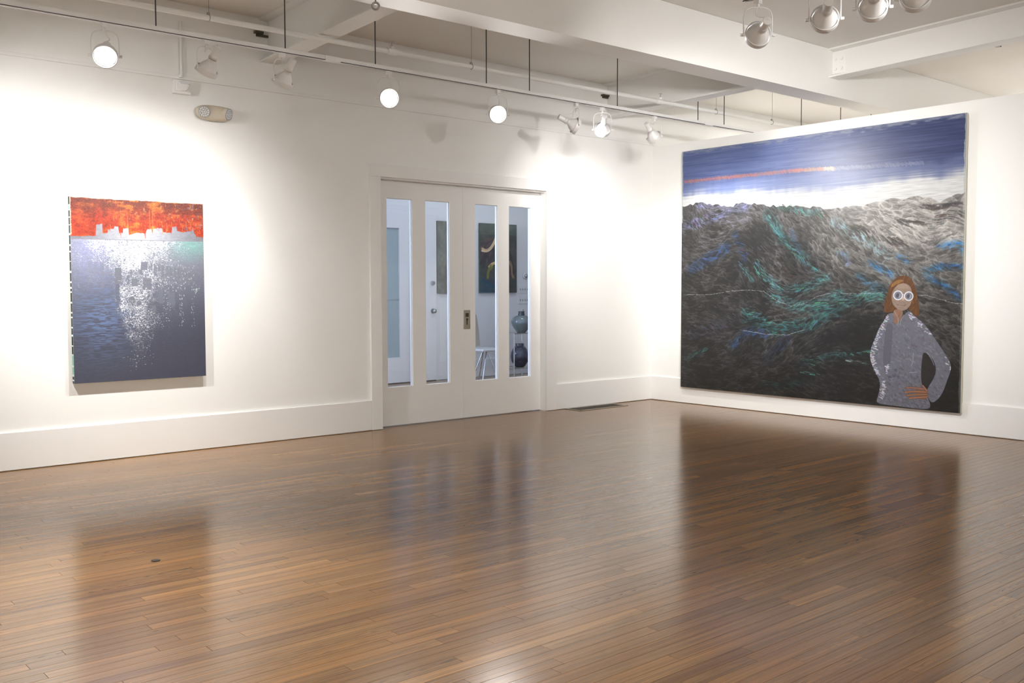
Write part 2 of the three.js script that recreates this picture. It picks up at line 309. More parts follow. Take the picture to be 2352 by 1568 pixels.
/* ---------- sprinkler pipe and conduit ---------- */
{
  const y = 2.974, z = 1.035, p = thing('sprinkler_pipe', 'white sprinkler pipe slung under the cross beams along the lighting track', 'pipe', [0, y, z]);
  obj('pipe_run', rod([X0, 0, 0], [X1, 0, 0], 0.0175, 14), M.steel, p);
  for (const px of [[900, 105], [1517, 222]]) {
    const x = onPlane(2, z, ...px).x, s = new THREE.Group(); s.name = 'sprinkler_head'; s.position.set(x, 0, 0); p.add(s);
    obj('tee', [rod([-0.04, 0, 0], [0.04, 0, 0], 0.024, 14), rod([0, 0, 0], [0, 0.038, 0], 0.016, 12)], M.steel, s);
    obj('deflector', [rod([0, 0.038, 0], [0, 0.07, 0], 0.005), new THREE.CylinderGeometry(0.016, 0.016, 0.003, 16).translate(0, 0.072, 0)], M.satin, s);
  }
  for (const px of [[1083, 140], [480, 42], [1645, 250], [1773, 282]]) {
    const x = onPlane(2, z, ...px).x;
    const ring = new THREE.TorusGeometry(0.0205, 0.003, 8, 20); ring.rotateY(Math.PI / 2); ring.translate(x, 0, 0);
    obj('hanger', [ring, box(x - 0.012, x + 0.004, 0.018, 0.034, -0.008, 0.008), rod([x, 0.02, 0], [x, CEIL - y, 0], 0.002, 6)], M.fixtureGrey, p);
  }
}
{
  const a = onPlane(2, 0.02, 417, 178).x;
  tag(obj('conduit', [rod([a, 2.80, 0.018], [a, 3.2, 0.018], 0.011, 12), rod([a - 0.004, 2.79, 0.018], [a - 0.004, 2.81, 0.018], 0.016, 12)], M.steel), 'thin white conduit dropping down the wall to the alarm horn', 'pipe');
  const h = thing('alarm_horn', 'white square fire alarm horn on the wall below the conduit', 'alarm', [-5.26, 2.717, 0]);
  obj('back_box', rbox(-0.066, 0.066, -0.05, 0.05, 0, 0.045, 0.006), M.trim, h);
  obj('cover', rbox(-0.055, 0.055, -0.035, 0.05, 0.045, 0.058, 0.005), M.trim, h);
  const c = cyl(0.036, 0.04, 0.016, 24); c.rotateX(Math.PI / 2); c.translate(0.0, 0.006, 0.064); obj('horn_grille', c, M.trim, h);
  obj('strobe', rbox(-0.03, 0.05, 0.018, 0.036, 0.058, 0.076, 0.004), M.lensOff, h);
}
/* ---------- emergency light ---------- */
{
  const e = thing('emergency_light', 'beige twin head emergency light on the wall above the city painting', 'lamp', [-5.015, 2.552, 0.0]);
  const body = new THREE.SphereGeometry(1, 36, 20); const p = body.attributes.position;
  for (let i = 0; i < p.count; i++) { // a flattened long pillow
    const x = p.getX(i), y = p.getY(i), z = p.getZ(i), q = (v, k) => Math.sign(v) * Math.pow(Math.abs(v), k);
    p.setXYZ(i, 0.143 * q(x, 0.72), 0.058 * q(y, 0.7), 0.036 + 0.04 * q(z, 0.7));
  }
  body.computeVertexNormals(); obj('housing', body, M.beige, e);
  obj('wall_plate', rbox(-0.1, 0.1, -0.035, 0.035, 0, 0.01, 0.004), M.beige, e);
  for (const s of [-1, 1]) {
    const lamp = new THREE.Group(); lamp.name = 'lamp_head'; lamp.position.set(s * 0.09, 0.0, 0.068); lamp.rotation.set(0.3, s * 0.5, 0); e.add(lamp);
    const c = cyl(0.044, 0.046, 0.03, 28); c.rotateX(Math.PI / 2); obj('bezel', c, M.beige, lamp);
    const ring = new THREE.TorusGeometry(0.041, 0.003, 8, 32); ring.translate(0, 0, 0.015); obj('ring', ring, M.fixtureGrey, lamp);
    const dots = [new THREE.CylinderGeometry(0.039, 0.039, 0.002, 28).rotateX(Math.PI / 2).translate(0, 0, 0.015)];
    obj('reflector', dots, M.satin, lamp);
    const cells = []; for (let k = 0; k < 19; k++) { const r = k === 0 ? 0 : k < 7 ? 0.0155 : 0.031, a = k < 7 ? k * Math.PI / 3 : (k - 7) * Math.PI / 6; cells.push(new THREE.SphereGeometry(0.0062, 8, 6).translate(r * Math.cos(a), r * Math.sin(a), 0.017)); }
    const lens = obj('lens_cells', cells, M.lensOff, lamp); lens.userData.kind = 'stuff';
  }
  const led = cyl(0.004, 0.004, 0.006, 10); led.rotateX(Math.PI / 2); led.translate(0.01, -0.046, 0.062); obj('indicator_light', led, M.ledRed, e);
}

/* ---------- track lights ---------- */
const TZ = 1.1, TY = 2.812;
function trackRail(name, label, along, a, b, x, y, z, rods, couplers) {
  const t = thing(name, label, 'track', [x, y, z]);
  const w = 0.018, s = new THREE.Shape([[-w, 0], [-0.007, 0], [-0.007, 0.014], [0.007, 0.014], [0.007, 0], [w, 0], [w, 0.03], [-w, 0.03]].map((p) => new THREE.Vector2(...p)));
  const g = new THREE.ExtrudeGeometry(s, { depth: b - a, bevelEnabled: false });
  if (along === 'x') { g.rotateY(Math.PI / 2); g.translate(a, 0, 0); } else g.translate(0, 0, a);
  obj('rail', g, M.fixture, t);
  obj('slot', along === 'x' ? box(a + 0.01, b - 0.01, 0.004, 0.013, -0.0068, 0.0068) : box(-0.0068, 0.0068, 0.004, 0.013, a + 0.01, b - 0.01), M.black, t);
  obj('face_groove', along === 'x' ? box(a, b, -0.0012, 0.0035, 0.0175, 0.0188) : box(-0.0188, -0.0175, -0.0012, 0.0035, a, b), M.black, t);
  for (const r of rods) obj('suspension_rod', along === 'x' ? rod([r, 0.03, 0], [r, CEIL - y, 0], 0.0042, 8) : rod([0, 0.03, r], [0, CEIL - y, r], 0.0042, 8), M.rodDark, t);
  for (const c of couplers) obj('coupler', along === 'x' ? rbox(c - 0.06, c + 0.06, -0.003, 0.032, -0.0205, 0.0205, 0.002) : rbox(-0.0205, 0.0205, -0.003, 0.032, c - 0.06, c + 0.06, 0.002), M.fixture, t);
  return t;
}
const rodPx = [[358, 50], [655, 110], [862, 140], [1117, 184], [1216, 203], [1418, 237], [1603, 275], [1663, 285], [1840, 300], [1930, 315]];
trackRail('lighting_track', 'long white lighting track hung on dark rods along the door wall', 'x', X0 + 0.3, 2.9, 0, TY, TZ, [-8.6, -7.2, ...rodPx.map((p) => onPlane(2, TZ, ...p).x)], [onPlane(2, TZ, 762, 132).x, onPlane(2, TZ, 1625, 290).x]);
trackRail('lighting_track', 'short white lighting track in front of the bolted cross beam', 'z', 3.87, 8.2, -3.64, 2.79, 0, [4.2, 5.2, 6.8, 8.0], []);
trackRail('lighting_track', 'white lighting track along the wall across from the doors', 'x', X0 + 0.5, -0.4, 0, TY, 8.75, [-10, -8, -6, -4, -2], []);

const yokeFor = (drop) => { // U of flat bar, opening downwards, in the plane z = 0
  const R = 0.078, c = new THREE.CurvePath(), top = 0.0, r = 0.035, pts = [[-R, -drop], [-R, top - r - 0.02], [-R + 0.01, top - 0.02], [-R + r, top - 0.004], [0, top], [R - r, top - 0.004], [R - 0.01, top - 0.02], [R, top - r - 0.02], [R, -drop]];
  return new THREE.TubeGeometry(new THREE.CatmullRomCurve3(pts.map((p) => new THREE.Vector3(p[0], p[1], 0)), false, 'catmullrom', 0.2), 44, 0.0036, 6);
};
const reflGeo = lathe([[0.0, -0.118], [0.024, -0.118], [0.0245, -0.075], [0.03, -0.066], [0.046, -0.046], [0.058, -0.02], [0.0625, -0.004], [0.0625, 0.006], [0.056, 0.008]]).rotateX(Math.PI / 2);
const ringGeo = lathe([[0.066, -0.018], [0.0715, -0.018], [0.0715, 0.016], [0.066, 0.016], [0.066, -0.018]], 36).rotateX(Math.PI / 2);
const sockGeo = lathe([[0.0, -0.175], [0.021, -0.175], [0.024, -0.171], [0.024, -0.105], [0.0275, -0.102], [0.0275, -0.085], [0.0, -0.085]], 24).rotateX(Math.PI / 2);
const lensGeo = new THREE.SphereGeometry(0.12, 28, 8, 0, Math.PI * 2, 0, 0.478).rotateX(Math.PI / 2).translate(0, 0, -0.1015);
const heads = [];
function trackHead(label, x, y, z, drop, aim, lit, group, wide = 0.98, core = 0.62) {
  const h = thing('track_light', label, 'spotlight', [x, y, z], group);
  const pivot = new THREE.Vector3(0, -0.045 - drop, 0), dir = new THREE.Vector3(aim[0] - x, aim[1] - y - pivot.y, aim[2] - z).normalize();
  const pan = Math.atan2(dir.x, dir.z), tilt = -Math.asin(dir.y);
  obj('adapter', [rbox(-0.017, 0.017, -0.03, 0.004, -0.017, 0.017, 0.003), new THREE.CylinderGeometry(0.009, 0.009, 0.016, 14).translate(0, -0.037, 0)], M.fixture, h);
  const turn = new THREE.Quaternion().setFromEuler(new THREE.Euler(0, pan, 0)), place = (m) => { m.quaternion.copy(turn); return m; };
  const yoke = place(obj('yoke', yokeFor(drop), M.fixture, h)); yoke.position.set(0, -0.045, 0);
  const can = new THREE.Group(); can.name = 'lamp_can'; can.position.copy(pivot); can.rotation.set(tilt, pan, 0, 'YXZ'); h.add(can);
  obj('ring', ringGeo, M.fixture, can); obj('reflector', reflGeo, M.fixture, can); obj('socket', sockGeo, M.fixture, can);
  obj('lens', lensGeo, lit ? M.lensOn : M.lensOff, can);
  for (const s of [-1, 1]) { const k = cyl(0.008, 0.008, 0.018, 10); k.rotateZ(Math.PI / 2); k.translate(s * 0.086, 0, 0); obj('knob', k, M.fixture, can); }
  const back = new THREE.Vector3(0, 0, -0.172).applyEuler(can.rotation).add(pivot), side = new THREE.Vector3(Math.cos(pan), 0, -Math.sin(pan));
  obj('cord', tube([[0, -0.04, 0], [0.012 * side.x, -0.075, 0.012 * side.z], [lerp(0, back.x, 0.45) + 0.022 * side.x, lerp(-0.05, back.y, 0.62), lerp(0, back.z, 0.45) + 0.022 * side.z], [back.x, back.y + 0.012, back.z], [back.x - dir.x * -0.01, back.y, back.z]], 0.0032, 26, 6), M.fixture, h);
  if (lit) {
    const from = dir.clone().multiplyScalar(0.05).add(pivot).add(new THREE.Vector3(x, y, z));
    for (const [angle, pen, power] of [[core, 0.75, LAMP.core * lit], [wide, 0.95, LAMP.spill * lit]]) {
      const l = new THREE.SpotLight(LAMP.warm, power, 0, angle, pen, 2); l.position.copy(from); l.target.position.set(...aim); l.castShadow = true; l.shadow.radius = 1.4; l.shadow.mapSize.set(1024, 1024); l.shadow.bias = -0.0005;
      l.name = 'track_lamp'; scene.add(l); scene.add(l.target);
    }
  }
  heads.push(h); return h;
}
const onTrack = (px, py) => onPlane(2, TZ, px, py).x;
const G1 = 'track lights along the door wall', G2 = 'track lights on the short track';
const D1 = 0.15;
trackHead('lit white track light aimed at the city painting from beyond its outer edge', -7.05, TY, TZ, D1, [-5.75, 1.25, 0], 1.1, G1, 1.1);
trackHead('lit white track light shining into the room above the city painting', onTrack(240, 60), TY, TZ, D1, [-7.6, 0, 4.5], 3.4, G1, 0.75);
trackHead('white track light tipped towards the city painting above the emergency light', onTrack(473, 95), TY, TZ, D1, [-5.95, 1.1, 0.05], 0.6, G1, 1.1);
trackHead('white track light tipped down beneath the cross beam end', onTrack(648, 120), TY, TZ, D1, [-5.35, 1.0, 0.0], 0.5, G1, 1.1);
trackHead('lit white track light shining into the room between the doors and the tipped lights', onTrack(893, 155), TY, TZ, D1, [-6.9, 1.0, 7.6], 0.6, G1, 0.7);
trackHead('lit white track light shining into the room above the pocket doors', onTrack(1143, 195), TY, TZ, D1, [-6.4, 0.8, 7.4], 0.6, G1, 0.7);
trackHead('white track light seen side-on, aimed at the large seascape', onTrack(1323, 228), TY, TZ, D1, [0, 1.5, 2.1], 0.8, G1, 0.8);
trackHead('white track light with its back to the room, aimed at the wall beside the doors', onTrack(1384, 240), TY, TZ, D1, [-1.05, 1.75, 0], 0.5, G1);
trackHead('white track light closest to the partition corner', onTrack(1504, 262), TY, TZ, D1, [0, 1.5, 1.0], 0.7, G1, 0.8);
trackHead('white track light behind the partition', 1.35, TY, TZ, D1, [1.6, 1.8, 0], 1.6, G1, 1.2);
const T2 = [[3.958, [-0.55, 1.7, 0], 'whole yoke and track end in view'], [4.366, [0, 1.5, 1.5], 'next to the one at the track end'], [4.63, [0, 1.4, 2.2], 'third from the track end'], [4.85, [0, 1.4, 2.9], 'fourth from the track end']];
T2.forEach(([z, aim, what]) => trackHead(`white track light on the short track, ${what}`, -3.64, 2.79, z, 0.15, aim, z < 4 ? 0.85 : 0.85, G2, z < 4 ? 0.8 : 0.74, z < 4 ? 0.46 : 0.58));
trackRail('lighting_track', 'white lighting track in the space behind the partition', 'z', 1.4, 8.0, 1.9, TY, 0, [1.5, 4, 7], []);
for (const [z, aim] of [[2.2, [3.6, 1.7, 2.0]], [4.6, [3.6, 1.7, 4.8]]]) trackHead(`white track light behind the partition aimed at the end wall, ${z < 3 ? 'close to' : 'away from'} the door wall`, 1.9, TY, z, D1, aim, 2.6, 'track lights behind the partition', 1.3);
for (const [x, aim] of [[-9.4, [-9.8, 1.6, Z1]], [-6.6, [-6.2, 1.6, Z1]], [-3.6, [-3.2, 1.6, Z1]]]) trackHead(`lit track light aimed at the wall across from the doors, ${x < -9 ? 'by the end wall' : x < -5 ? 'mid track' : 'facing the pocket doors'}`, x, TY, 8.75, D1, aim, 3.8, 'track lights across from the doors', 1.2);

/* ---------- floor register and floor plug ---------- */
{
  const r = thing('floor_register', 'dark bronze floor register set in the boards beside the doors', 'vent', [-0.99, 0, 0.14]);
  const x0 = -0.35, x1 = 0.35, z0 = -0.112, z1 = 0.112;
  obj('frame', [rbox(x0, x1, 0, 0.005, z0, z0 + 0.022, 0.002), rbox(x0, x1, 0, 0.005, z1 - 0.022, z1, 0.002), rbox(x0, x0 + 0.022, 0, 0.005, z0, z1, 0.002), rbox(x1 - 0.022, x1, 0, 0.005, z0, z1, 0.002)], M.nickel, r);
  const bars = []; for (let i = 1; i < 48; i++) bars.push(box(x0 + 0.022 + i * 0.01366 - 0.0025, x0 + 0.022 + i * 0.01366 + 0.0025, 0.0005, 0.0035, z0 + 0.02, z1 - 0.02));
  for (let i = 1; i < 5; i++) bars.push(box(x0 + 0.02, x1 - 0.02, 0.0005, 0.003, z0 + 0.02 + i * 0.0368 - 0.002, z0 + 0.02 + i * 0.0368 + 0.002));
  const gr = obj('grille', bars, M.bronze, r); gr.userData.kind = 'stuff';
  obj('well', box(x0 + 0.02, x1 - 0.02, 0.0001, 0.0006, z0 + 0.02, z1 - 0.02), M.black, r);
  const q = onPlane(1, 0, 358, 1287), f = thing('floor_plug', 'small round dark plug set flush in the oak floor', 'plug', [q.x, 0, q.z]);
  obj('cap', cyl(0.017, 0.018, 0.003, 24).translate(0, 0.0012, 0), M.subfloor, f);
  obj('collar', new THREE.TorusGeometry(0.0185, 0.0016, 6, 28).rotateX(Math.PI / 2).translate(0, 0.001, 0), M.subfloor, f);
}
/* ---------- paintings ---------- */
const rgbs = (c) => `rgb(${c[0] | 0},${c[1] | 0},${c[2] | 0})`;
const rgba = (c, a) => `rgba(${c[0] | 0},${c[1] | 0},${c[2] | 0},${a.toFixed(3)})`;
const BIG = { z0: 0.47, z1: 3.458, y0: 0.176, y1: 2.657, d: 0.06 };
function seascape() {
  const W = 1800, H = Math.round(W * (BIG.y1 - BIG.y0) / (BIG.z1 - BIG.z0)), [cv, g] = canvas(W, H), R = rng(9);
  const at = (px, py) => { const p = onPlane(0, -BIG.d, px, py); return [(p.z - BIG.z0) / (BIG.z1 - BIG.z0) * W, (BIG.y1 - p.y) / (BIG.y1 - BIG.y0) * H]; };
  const q = (X, Y) => at(1500 + X / 2.0106, 240 + Y / 2.0106);          // points read off an enlarged view of the whole canvas
  // --- direction of the brush strokes
  const guides = [[160, 500, 220, 560], [200, 620, 280, 680], [300, 520, 420, 560], [300, 640, 400, 600], [250, 740, 380, 700], [420, 520, 500, 600], [520, 520, 590, 620], [570, 620, 660, 700], [660, 700, 740, 770], [640, 500, 760, 640], [740, 560, 830, 700], [800, 640, 900, 780], [880, 740, 960, 840], [820, 540, 960, 640], [960, 640, 1080, 760], [1050, 720, 1180, 850], [900, 480, 1050, 520], [1050, 500, 1250, 560], [1150, 600, 1350, 640], [1250, 450, 1400, 470], [1100, 640, 1300, 720], [1200, 740, 1400, 830], [1250, 690, 1420, 640], [400, 760, 470, 840], [470, 840, 600, 860], [540, 760, 660, 820], [650, 840, 780, 830], [180, 800, 300, 830], [300, 830, 420, 880], [160, 900, 320, 940], [330, 900, 450, 990], [450, 990, 600, 1040], [600, 1040, 760, 1010], [760, 980, 900, 920], [900, 900, 1060, 870], [500, 930, 640, 960], [640, 950, 800, 880], [200, 1000, 330, 1060], [160, 1150, 300, 1100], [380, 1150, 480, 1050], [480, 1180, 600, 1070], [600, 1180, 720, 1080], [700, 1150, 860, 1110], [850, 1120, 1000, 1140], [750, 1200, 950, 1200], [300, 1250, 480, 1220], [500, 1290, 700, 1300], [750, 1330, 1000, 1340], [1250, 880, 1400, 980], [1250, 960, 1420, 1060], [1280, 1050, 1420, 1130], [160, 1250, 280, 1280]]
    .map(([a, b, c, d]) => { const s = q(a, b), e = q(c, d), L = Math.hypot(e[0] - s[0], e[1] - s[1]); return [(s[0] + e[0]) / 2, (s[1] + e[1]) / 2, (e[0] - s[0]) / L, (e[1] - s[1]) / L]; });
  const tones = [[200, 500, .36], [330, 500, .38], [450, 490, .38], [300, 600, .25], [200, 700, .27], [480, 600, .17], [430, 680, .15], [560, 660, .26], [640, 560, .38], [720, 600, .40], [800, 600, .45], [900, 520, .52], [1050, 480, .58], [1250, 480, .57], [1400, 450, .5], [1000, 600, .55], [1200, 580, .6], [1380, 580, .58], [900, 700, .45], [1050, 740, .48], [1250, 740, .44], [1400, 760, .41], [650, 780, .18], [600, 830, .33], [300, 800, .21], [450, 860, .19], [250, 950, .25], [450, 980, .24], [650, 980, .30], [800, 930, .31], [950, 960, .22], [980, 1040, .12], [1000, 880, .35], [350, 1050, .25], [250, 1120, .2], [500, 1120, .26], [700, 1120, .23], [850, 1080, .16], [900, 1250, .14], [700, 1230, .16], [400, 1250, .19], [200, 1260, .19], [600, 1320, .17], [900, 1340, .16], [1300, 900, .36], [1400, 1000, .33], [1350, 1100, .25], [1300, 1250, .12], [1400, 1330, .11]].map(([a, b, t]) => [...q(a, b), t]);
  const GW = 120, GH = 100, fx = new Float32Array(GW * GH), fy = new Float32Array(GW * GH), tn = new Float32Array(GW * GH);
  for (let j = 0; j < GH; j++) for (let i = 0; i < GW; i++) {
    const x = (i + 0.5) / GW * W, y = (j + 0.5) / GH * H; let vx = 0, vy = 0, ws = 0, t = 0;
    for (const [a, b, dx, dy] of guides) { const w = 1 / Math.pow((x - a) ** 2 + (y - b) ** 2 + 900, 1.6); vx += w * dx; vy += w * dy; }
    for (const [a, b, v] of tones) { const w = 1 / Math.pow((x - a) ** 2 + (y - b) ** 2 + 2500, 1.7); t += w * v; ws += w; }
    const turn = (fbm(x / 120, y / 120, 3, 44) - 0.5) * 1.5, L = Math.hypot(vx, vy), c = Math.cos(turn), s = Math.sin(turn);
    fx[j * GW + i] = (vx * c - vy * s) / L; fy[j * GW + i] = (vx * s + vy * c) / L; tn[j * GW + i] = t / ws;
  }
  const look = (F, x, y) => { const gx = clamp(x / W * GW - 0.5, 0, GW - 1.001), gy = clamp(y / H * GH - 0.5, 0, GH - 1.001), i = gx | 0, j = gy | 0, a = gx - i, b = gy - j, o = j * GW + i; return lerp(lerp(F[o], F[o + 1], a), lerp(F[o + GW], F[o + GW + 1], a), b); };
  // --- a net of foam lines round long dark lumps that lie along the strokes, in two sizes, and brush hairs
  const LW = 900, LH = Math.round(H / 2);
  function net(cell, stretch, seed, warp) {
    const cw = Math.ceil(W / cell) + 2, chh = Math.ceil(H / cell) + 2, P = [];
    for (let j = -1; j < chh; j++) for (let i = -1; i < cw; i++) { const x = (i + hash2(i, j, seed)) * cell, y = (j + hash2(i, j, seed + 1)) * cell, cx = clamp(x, 0, W - 1), cy = clamp(y, 0, H - 1), l = Math.hypot(look(fx, cx, cy), look(fy, cx, cy)) + 1e-6; P.push([x, y, look(fx, cx, cy) / l, look(fy, cx, cy) / l, hash2(i, j, seed + 2)]); }
    const edge = new Float32Array(LW * LH), tone = new Float32Array(LW * LH), row = cw + 1, reach = Math.ceil(stretch) ;
    for (let j = 0; j < LH; j++) for (let i = 0; i < LW; i++) {
      const x = i * 2 + (fbm(i / 22, j / 22, 2, seed + 5) - 0.5) * warp, y = j * 2 + (fbm(i / 20, j / 20, 2, seed + 6) - 0.5) * warp, ci = Math.floor(x / cell), cj = Math.floor(y / cell);
      let d1 = 1e9, d2 = 1e9, r = 0, dy1 = 0;
      for (let b = cj - reach; b <= cj + reach; b++) for (let a = ci - reach; a <= ci + reach; a++) {
        if (a < -1 || b < -1 || a >= cw || b >= chh) continue; const p = P[(b + 1) * row + a + 1], ex = x - p[0], ey = y - p[1], u = (ex * p[2] + ey * p[3]) / stretch, v = (-ex * p[3] + ey * p[2]), d = Math.sqrt(u * u + v * v) * (0.75 + 0.5 * p[4]);
        if (d < d1) { d2 = d1; d1 = d; r = p[4]; dy1 = ey; } else if (d < d2) d2 = d;
      }
      const k = j * LW + i; edge[k] = Math.max(0, 1 - (d2 - d1) / (cell * 0.22)); tone[k] = (r - 0.5) * 0.9 - clamp(dy1 / cell, -1, 1) * 0.35 + clamp(d1 / cell, 0, 1) * 0.5 - 0.25;
    }
    return [edge, tone];
  }
  const [e1, t1] = net(36, 3.3, 300, 30), [e2, t2] = net(17, 3.2, 400, 16), hair = new Float32Array(LW * LH);
  for (let j = 0; j < LH; j++) for (let i = 0; i < LW; i++) { let a = 0; for (const sgn of [-1, 1]) { let x = i * 2, y = j * 2; for (let k = 0; k < 5; k++) { a += vnoise(x / 4.5, y / 4.5, 71); x += look(fx, x, y) * 4 * sgn; y += look(fy, x, y) * 4 * sgn; } } hair[j * LW + i] = a / 10 - 0.5; }
  // --- where the water is tinted
  const TEAL = [96, 168, 166], TEAL2 = [62, 122, 126], BLUE = [58, 96, 160], SKYB = [40, 112, 178], LAV = [122, 128, 176], PALE = [176, 200, 206];
  const bands = [[[[530, 505], [560, 570], [600, 620]], 14, 46, TEAL, 6.5], [[[590, 610], [660, 690], [760, 770]], 14, 50, TEAL, 6.5], [[[530, 505], [600, 620], [700, 700]], 30, 50, TEAL2, 5], [[[480, 740], [520, 810], [600, 850], [700, 850], [800, 800]], 24, 110, TEAL, 5], [[[400, 740], [460, 810]], 14, 22, TEAL, 4.5], [[[430, 960], [560, 1030], [720, 1010], [860, 920], [1000, 885], [1060, 880]], 30, 170, TEAL, 5], [[[430, 990], [560, 1040], [720, 1025], [860, 950]], 30, 90, TEAL2, 5], [[[540, 880], [660, 935], [760, 930], [860, 880]], 30, 120, TEAL, 4.5], [[[650, 485], [720, 500], [780, 500]], 12, 40, TEAL, 5], [[[560, 470], [660, 480]], 10, 26, TEAL2, 5], [[[700, 1190], [800, 1165], [960, 1140], [1000, 1145]], 18, 40, TEAL, 5], [[[880, 1180], [1000, 1195]], 10, 20, PALE, 3.5], [[[150, 1170], [250, 1130]], 12, 22, TEAL, 4], [[[690, 1240], [760, 1243]], 6, 8, TEAL, 5], [[[500, 1290], [600, 1300], [700, 1280]], 14, 18, TEAL2, 4], [[[160, 560], [280, 520], [430, 470]], 26, 60, LAV, 4], [[[200, 470], [300, 470], [430, 462]], 10, 40, [126, 128, 168], 4], [[[380, 600], [430, 720]], 20, 26, BLUE, 5], [[[180, 760], [340, 660]], 30, 40, BLUE, 4], [[[370, 1110], [430, 1050], [520, 1060]], 22, 60, BLUE, 4.5], [[[520, 1180], [620, 1080]], 26, 36, [62, 76, 112], 4.5], [[[1320, 655], [1420, 640], [1440, 680]], 14, 30, SKYB, 6], [[[1250, 770], [1340, 745], [1425, 752]], 12, 46, SKYB, 6], [[[1000, 730], [1100, 785]], 14, 20, SKYB, 6], [[[1270, 800], [1350, 835], [1420, 900]], 12, 40, SKYB, 5], [[[900, 740], [890, 690], [850, 690]], 10, 14, [110, 140, 190], 6], [[[950, 790], [1000, 830], [1060, 850]], 18, 30, [70, 120, 150], 5], [[[1130, 700], [1180, 725]], 10, 10, SKYB, 6], [[[640, 580], [670, 680]], 8, 8, BLUE, 5], [[[840, 545], [1000, 640], [1080, 700]], 26, 40, [120, 150, 160], 4], [[[180, 1060], [380, 1000]], 40, 60, [96, 92, 112], 4]];
  const [mc, mg] = canvas(LW, LH); mg.filter = 'blur(5px)'; mg.lineCap = 'round'; mg.lineJoin = 'round';
  for (const [pts, spread, , col] of bands) { mg.strokeStyle = rgba(col, 0.8); mg.lineWidth = spread * 1.1; mg.beginPath(); pts.forEach((p, i) => { const c = q(...p); mg[i ? 'lineTo' : 'moveTo'](c[0] / 2, c[1] / 2); }); mg.stroke(); }
  const tint = mg.getImageData(0, 0, LW, LH).data;
  // --- skyline of the waves
  const sk = [[140, 470], [215, 452], [290, 462], [350, 470], [420, 452], [480, 460], [560, 468], [640, 470], [720, 474], [790, 478], [850, 482], [920, 470], [980, 460], [1040, 446], [1100, 432], [1150, 442], [1200, 426], [1265, 428], [1320, 446], [1370, 428], [1410, 410], [1450, 408]].map((p) => q(...p));
  const skyY = (x) => { if (x <= sk[0][0]) return sk[0][1]; for (let i = 1; i < sk.length; i++) if (x < sk[i][0]) return lerp(sk[i - 1][1], sk[i][1], smooth(sk[i - 1][0], sk[i][0], x)); return sk[sk.length - 1][1]; };
  const img = g.createImageData(W, H), D = img.data;
  for (let y = 0; y < H; y++) for (let x = 0; x < W; x++) {
    const o = (y * W + x) * 4, u = x / W, hy = skyY(x) + (vnoise(x / 22, 3, 8) - 0.5) * 14; let r, gg, b;
    if (y < hy) {
      const v = y / hy, br = (fbm(x / 260, y / 7, 3, 5) - 0.5), br2 = fbm(x / 60, y / 3, 2, 6) - 0.5;
      let c = [lerp(74, 52, smooth(0.25, 0.9, u)), lerp(88, 62, smooth(0.25, 0.9, u)), lerp(136, 102, smooth(0.25, 0.9, u))];
      const mid = Math.exp(-(((u - 0.42) / 0.3) ** 2)) * 26; c = c.map((k) => k + mid + br * 34 + br2 * 16);
      const low = lerp(0.70, 0.60, u), w = smooth(low, low + 0.20, v + br * 0.12);
      c = [lerp(c[0], 196 + br2 * 44, w), lerp(c[1], 196 + br2 * 44, w), lerp(c[2], 196 + br2 * 36, w)];
      const haze = smooth(low - 0.14, low, v) * (1 - w) * 0.35; c = [lerp(c[0], 150, haze), lerp(c[1], 162, haze), lerp(c[2], 196, haze)];
      const scr = smooth(0.075, 0.0, v + (fbm(x / 40, y / 9, 3, 9) - 0.5) * 0.13); c = [lerp(c[0], 150, scr * 0.7), lerp(c[1], 155, scr * 0.7), lerp(c[2], 168, scr * 0.7)];
      [r, gg, b] = c;
    } else {
      const i = clamp(x / 2, 0, LW - 1.01), j = clamp(y / 2, 0, LH - 1.01), k = (j | 0) * LW + (i | 0), fa = i - (i | 0), fb = j - (j | 0);
      const nx = k + ((i | 0) < LW - 1 ? 1 : 0), ny = (j | 0) < LH - 1 ? LW : 0;
      const S = (F) => lerp(lerp(F[k], F[nx], fa), lerp(F[k + ny], F[nx + ny], fa), fb);
      const t = look(tn, x, y), E1 = S(e1), E2 = S(e2), T1 = S(t1), T2 = S(t2), hr = S(hair), m1 = smooth(0.3, 0.65, vnoise(x / 80, y / 80, 90)), m2 = smooth(0.3, 0.62, vnoise(x / 50, y / 50, 91));
      const line = Math.max(E1 * (0.35 + 0.65 * m1), E2 * (0.25 + 0.6 * m2) * 0.9);
      let l = t * 0.76 + Math.max(0, t - 0.38) * 0.85 + (T1 * 0.65 + T2 * 0.5) * (0.05 + 0.36 * t) + hr * (0.16 + 0.22 * t) + line * line * (0.05 + 0.22 * t) + smooth(hy + 40, hy, y) * 0.03;
      l = l < 0.13 ? 0.13 + (l - 0.13) * 0.3 : l; l = l > 0.74 ? 0.74 + (l - 0.74) * 0.4 : l;
      l *= 255; const mauve = smooth(0.55, 0.2, u) * smooth(0.15, 0.45, l / 255);
      const q4 = k * 4, ta = tint[q4 + 3] / 255 * clamp(0.36 + line * 0.9 + T2 * 1.1 + hr * 1.5, 0, 0.9);
      r = l * (1.0 - 0.03 * mauve); gg = l * (0.975 - 0.03 * mauve); b = l * (0.945 + 0.13 * mauve);
      { const f2 = clamp(l / 105, 0.35, 1.15); r = lerp(r, tint[q4] * f2, ta); gg = lerp(gg, tint[q4 + 1] * f2, ta); b = lerp(b, tint[q4 + 2] * f2, ta); }
    }
    D[o] = clamp(r, 0, 255); D[o + 1] = clamp(gg, 0, 255); D[o + 2] = clamp(b, 0, 255); D[o + 3] = 255;
  }
  g.putImageData(img, 0, 0); g.lineCap = 'round'; g.lineJoin = 'round';
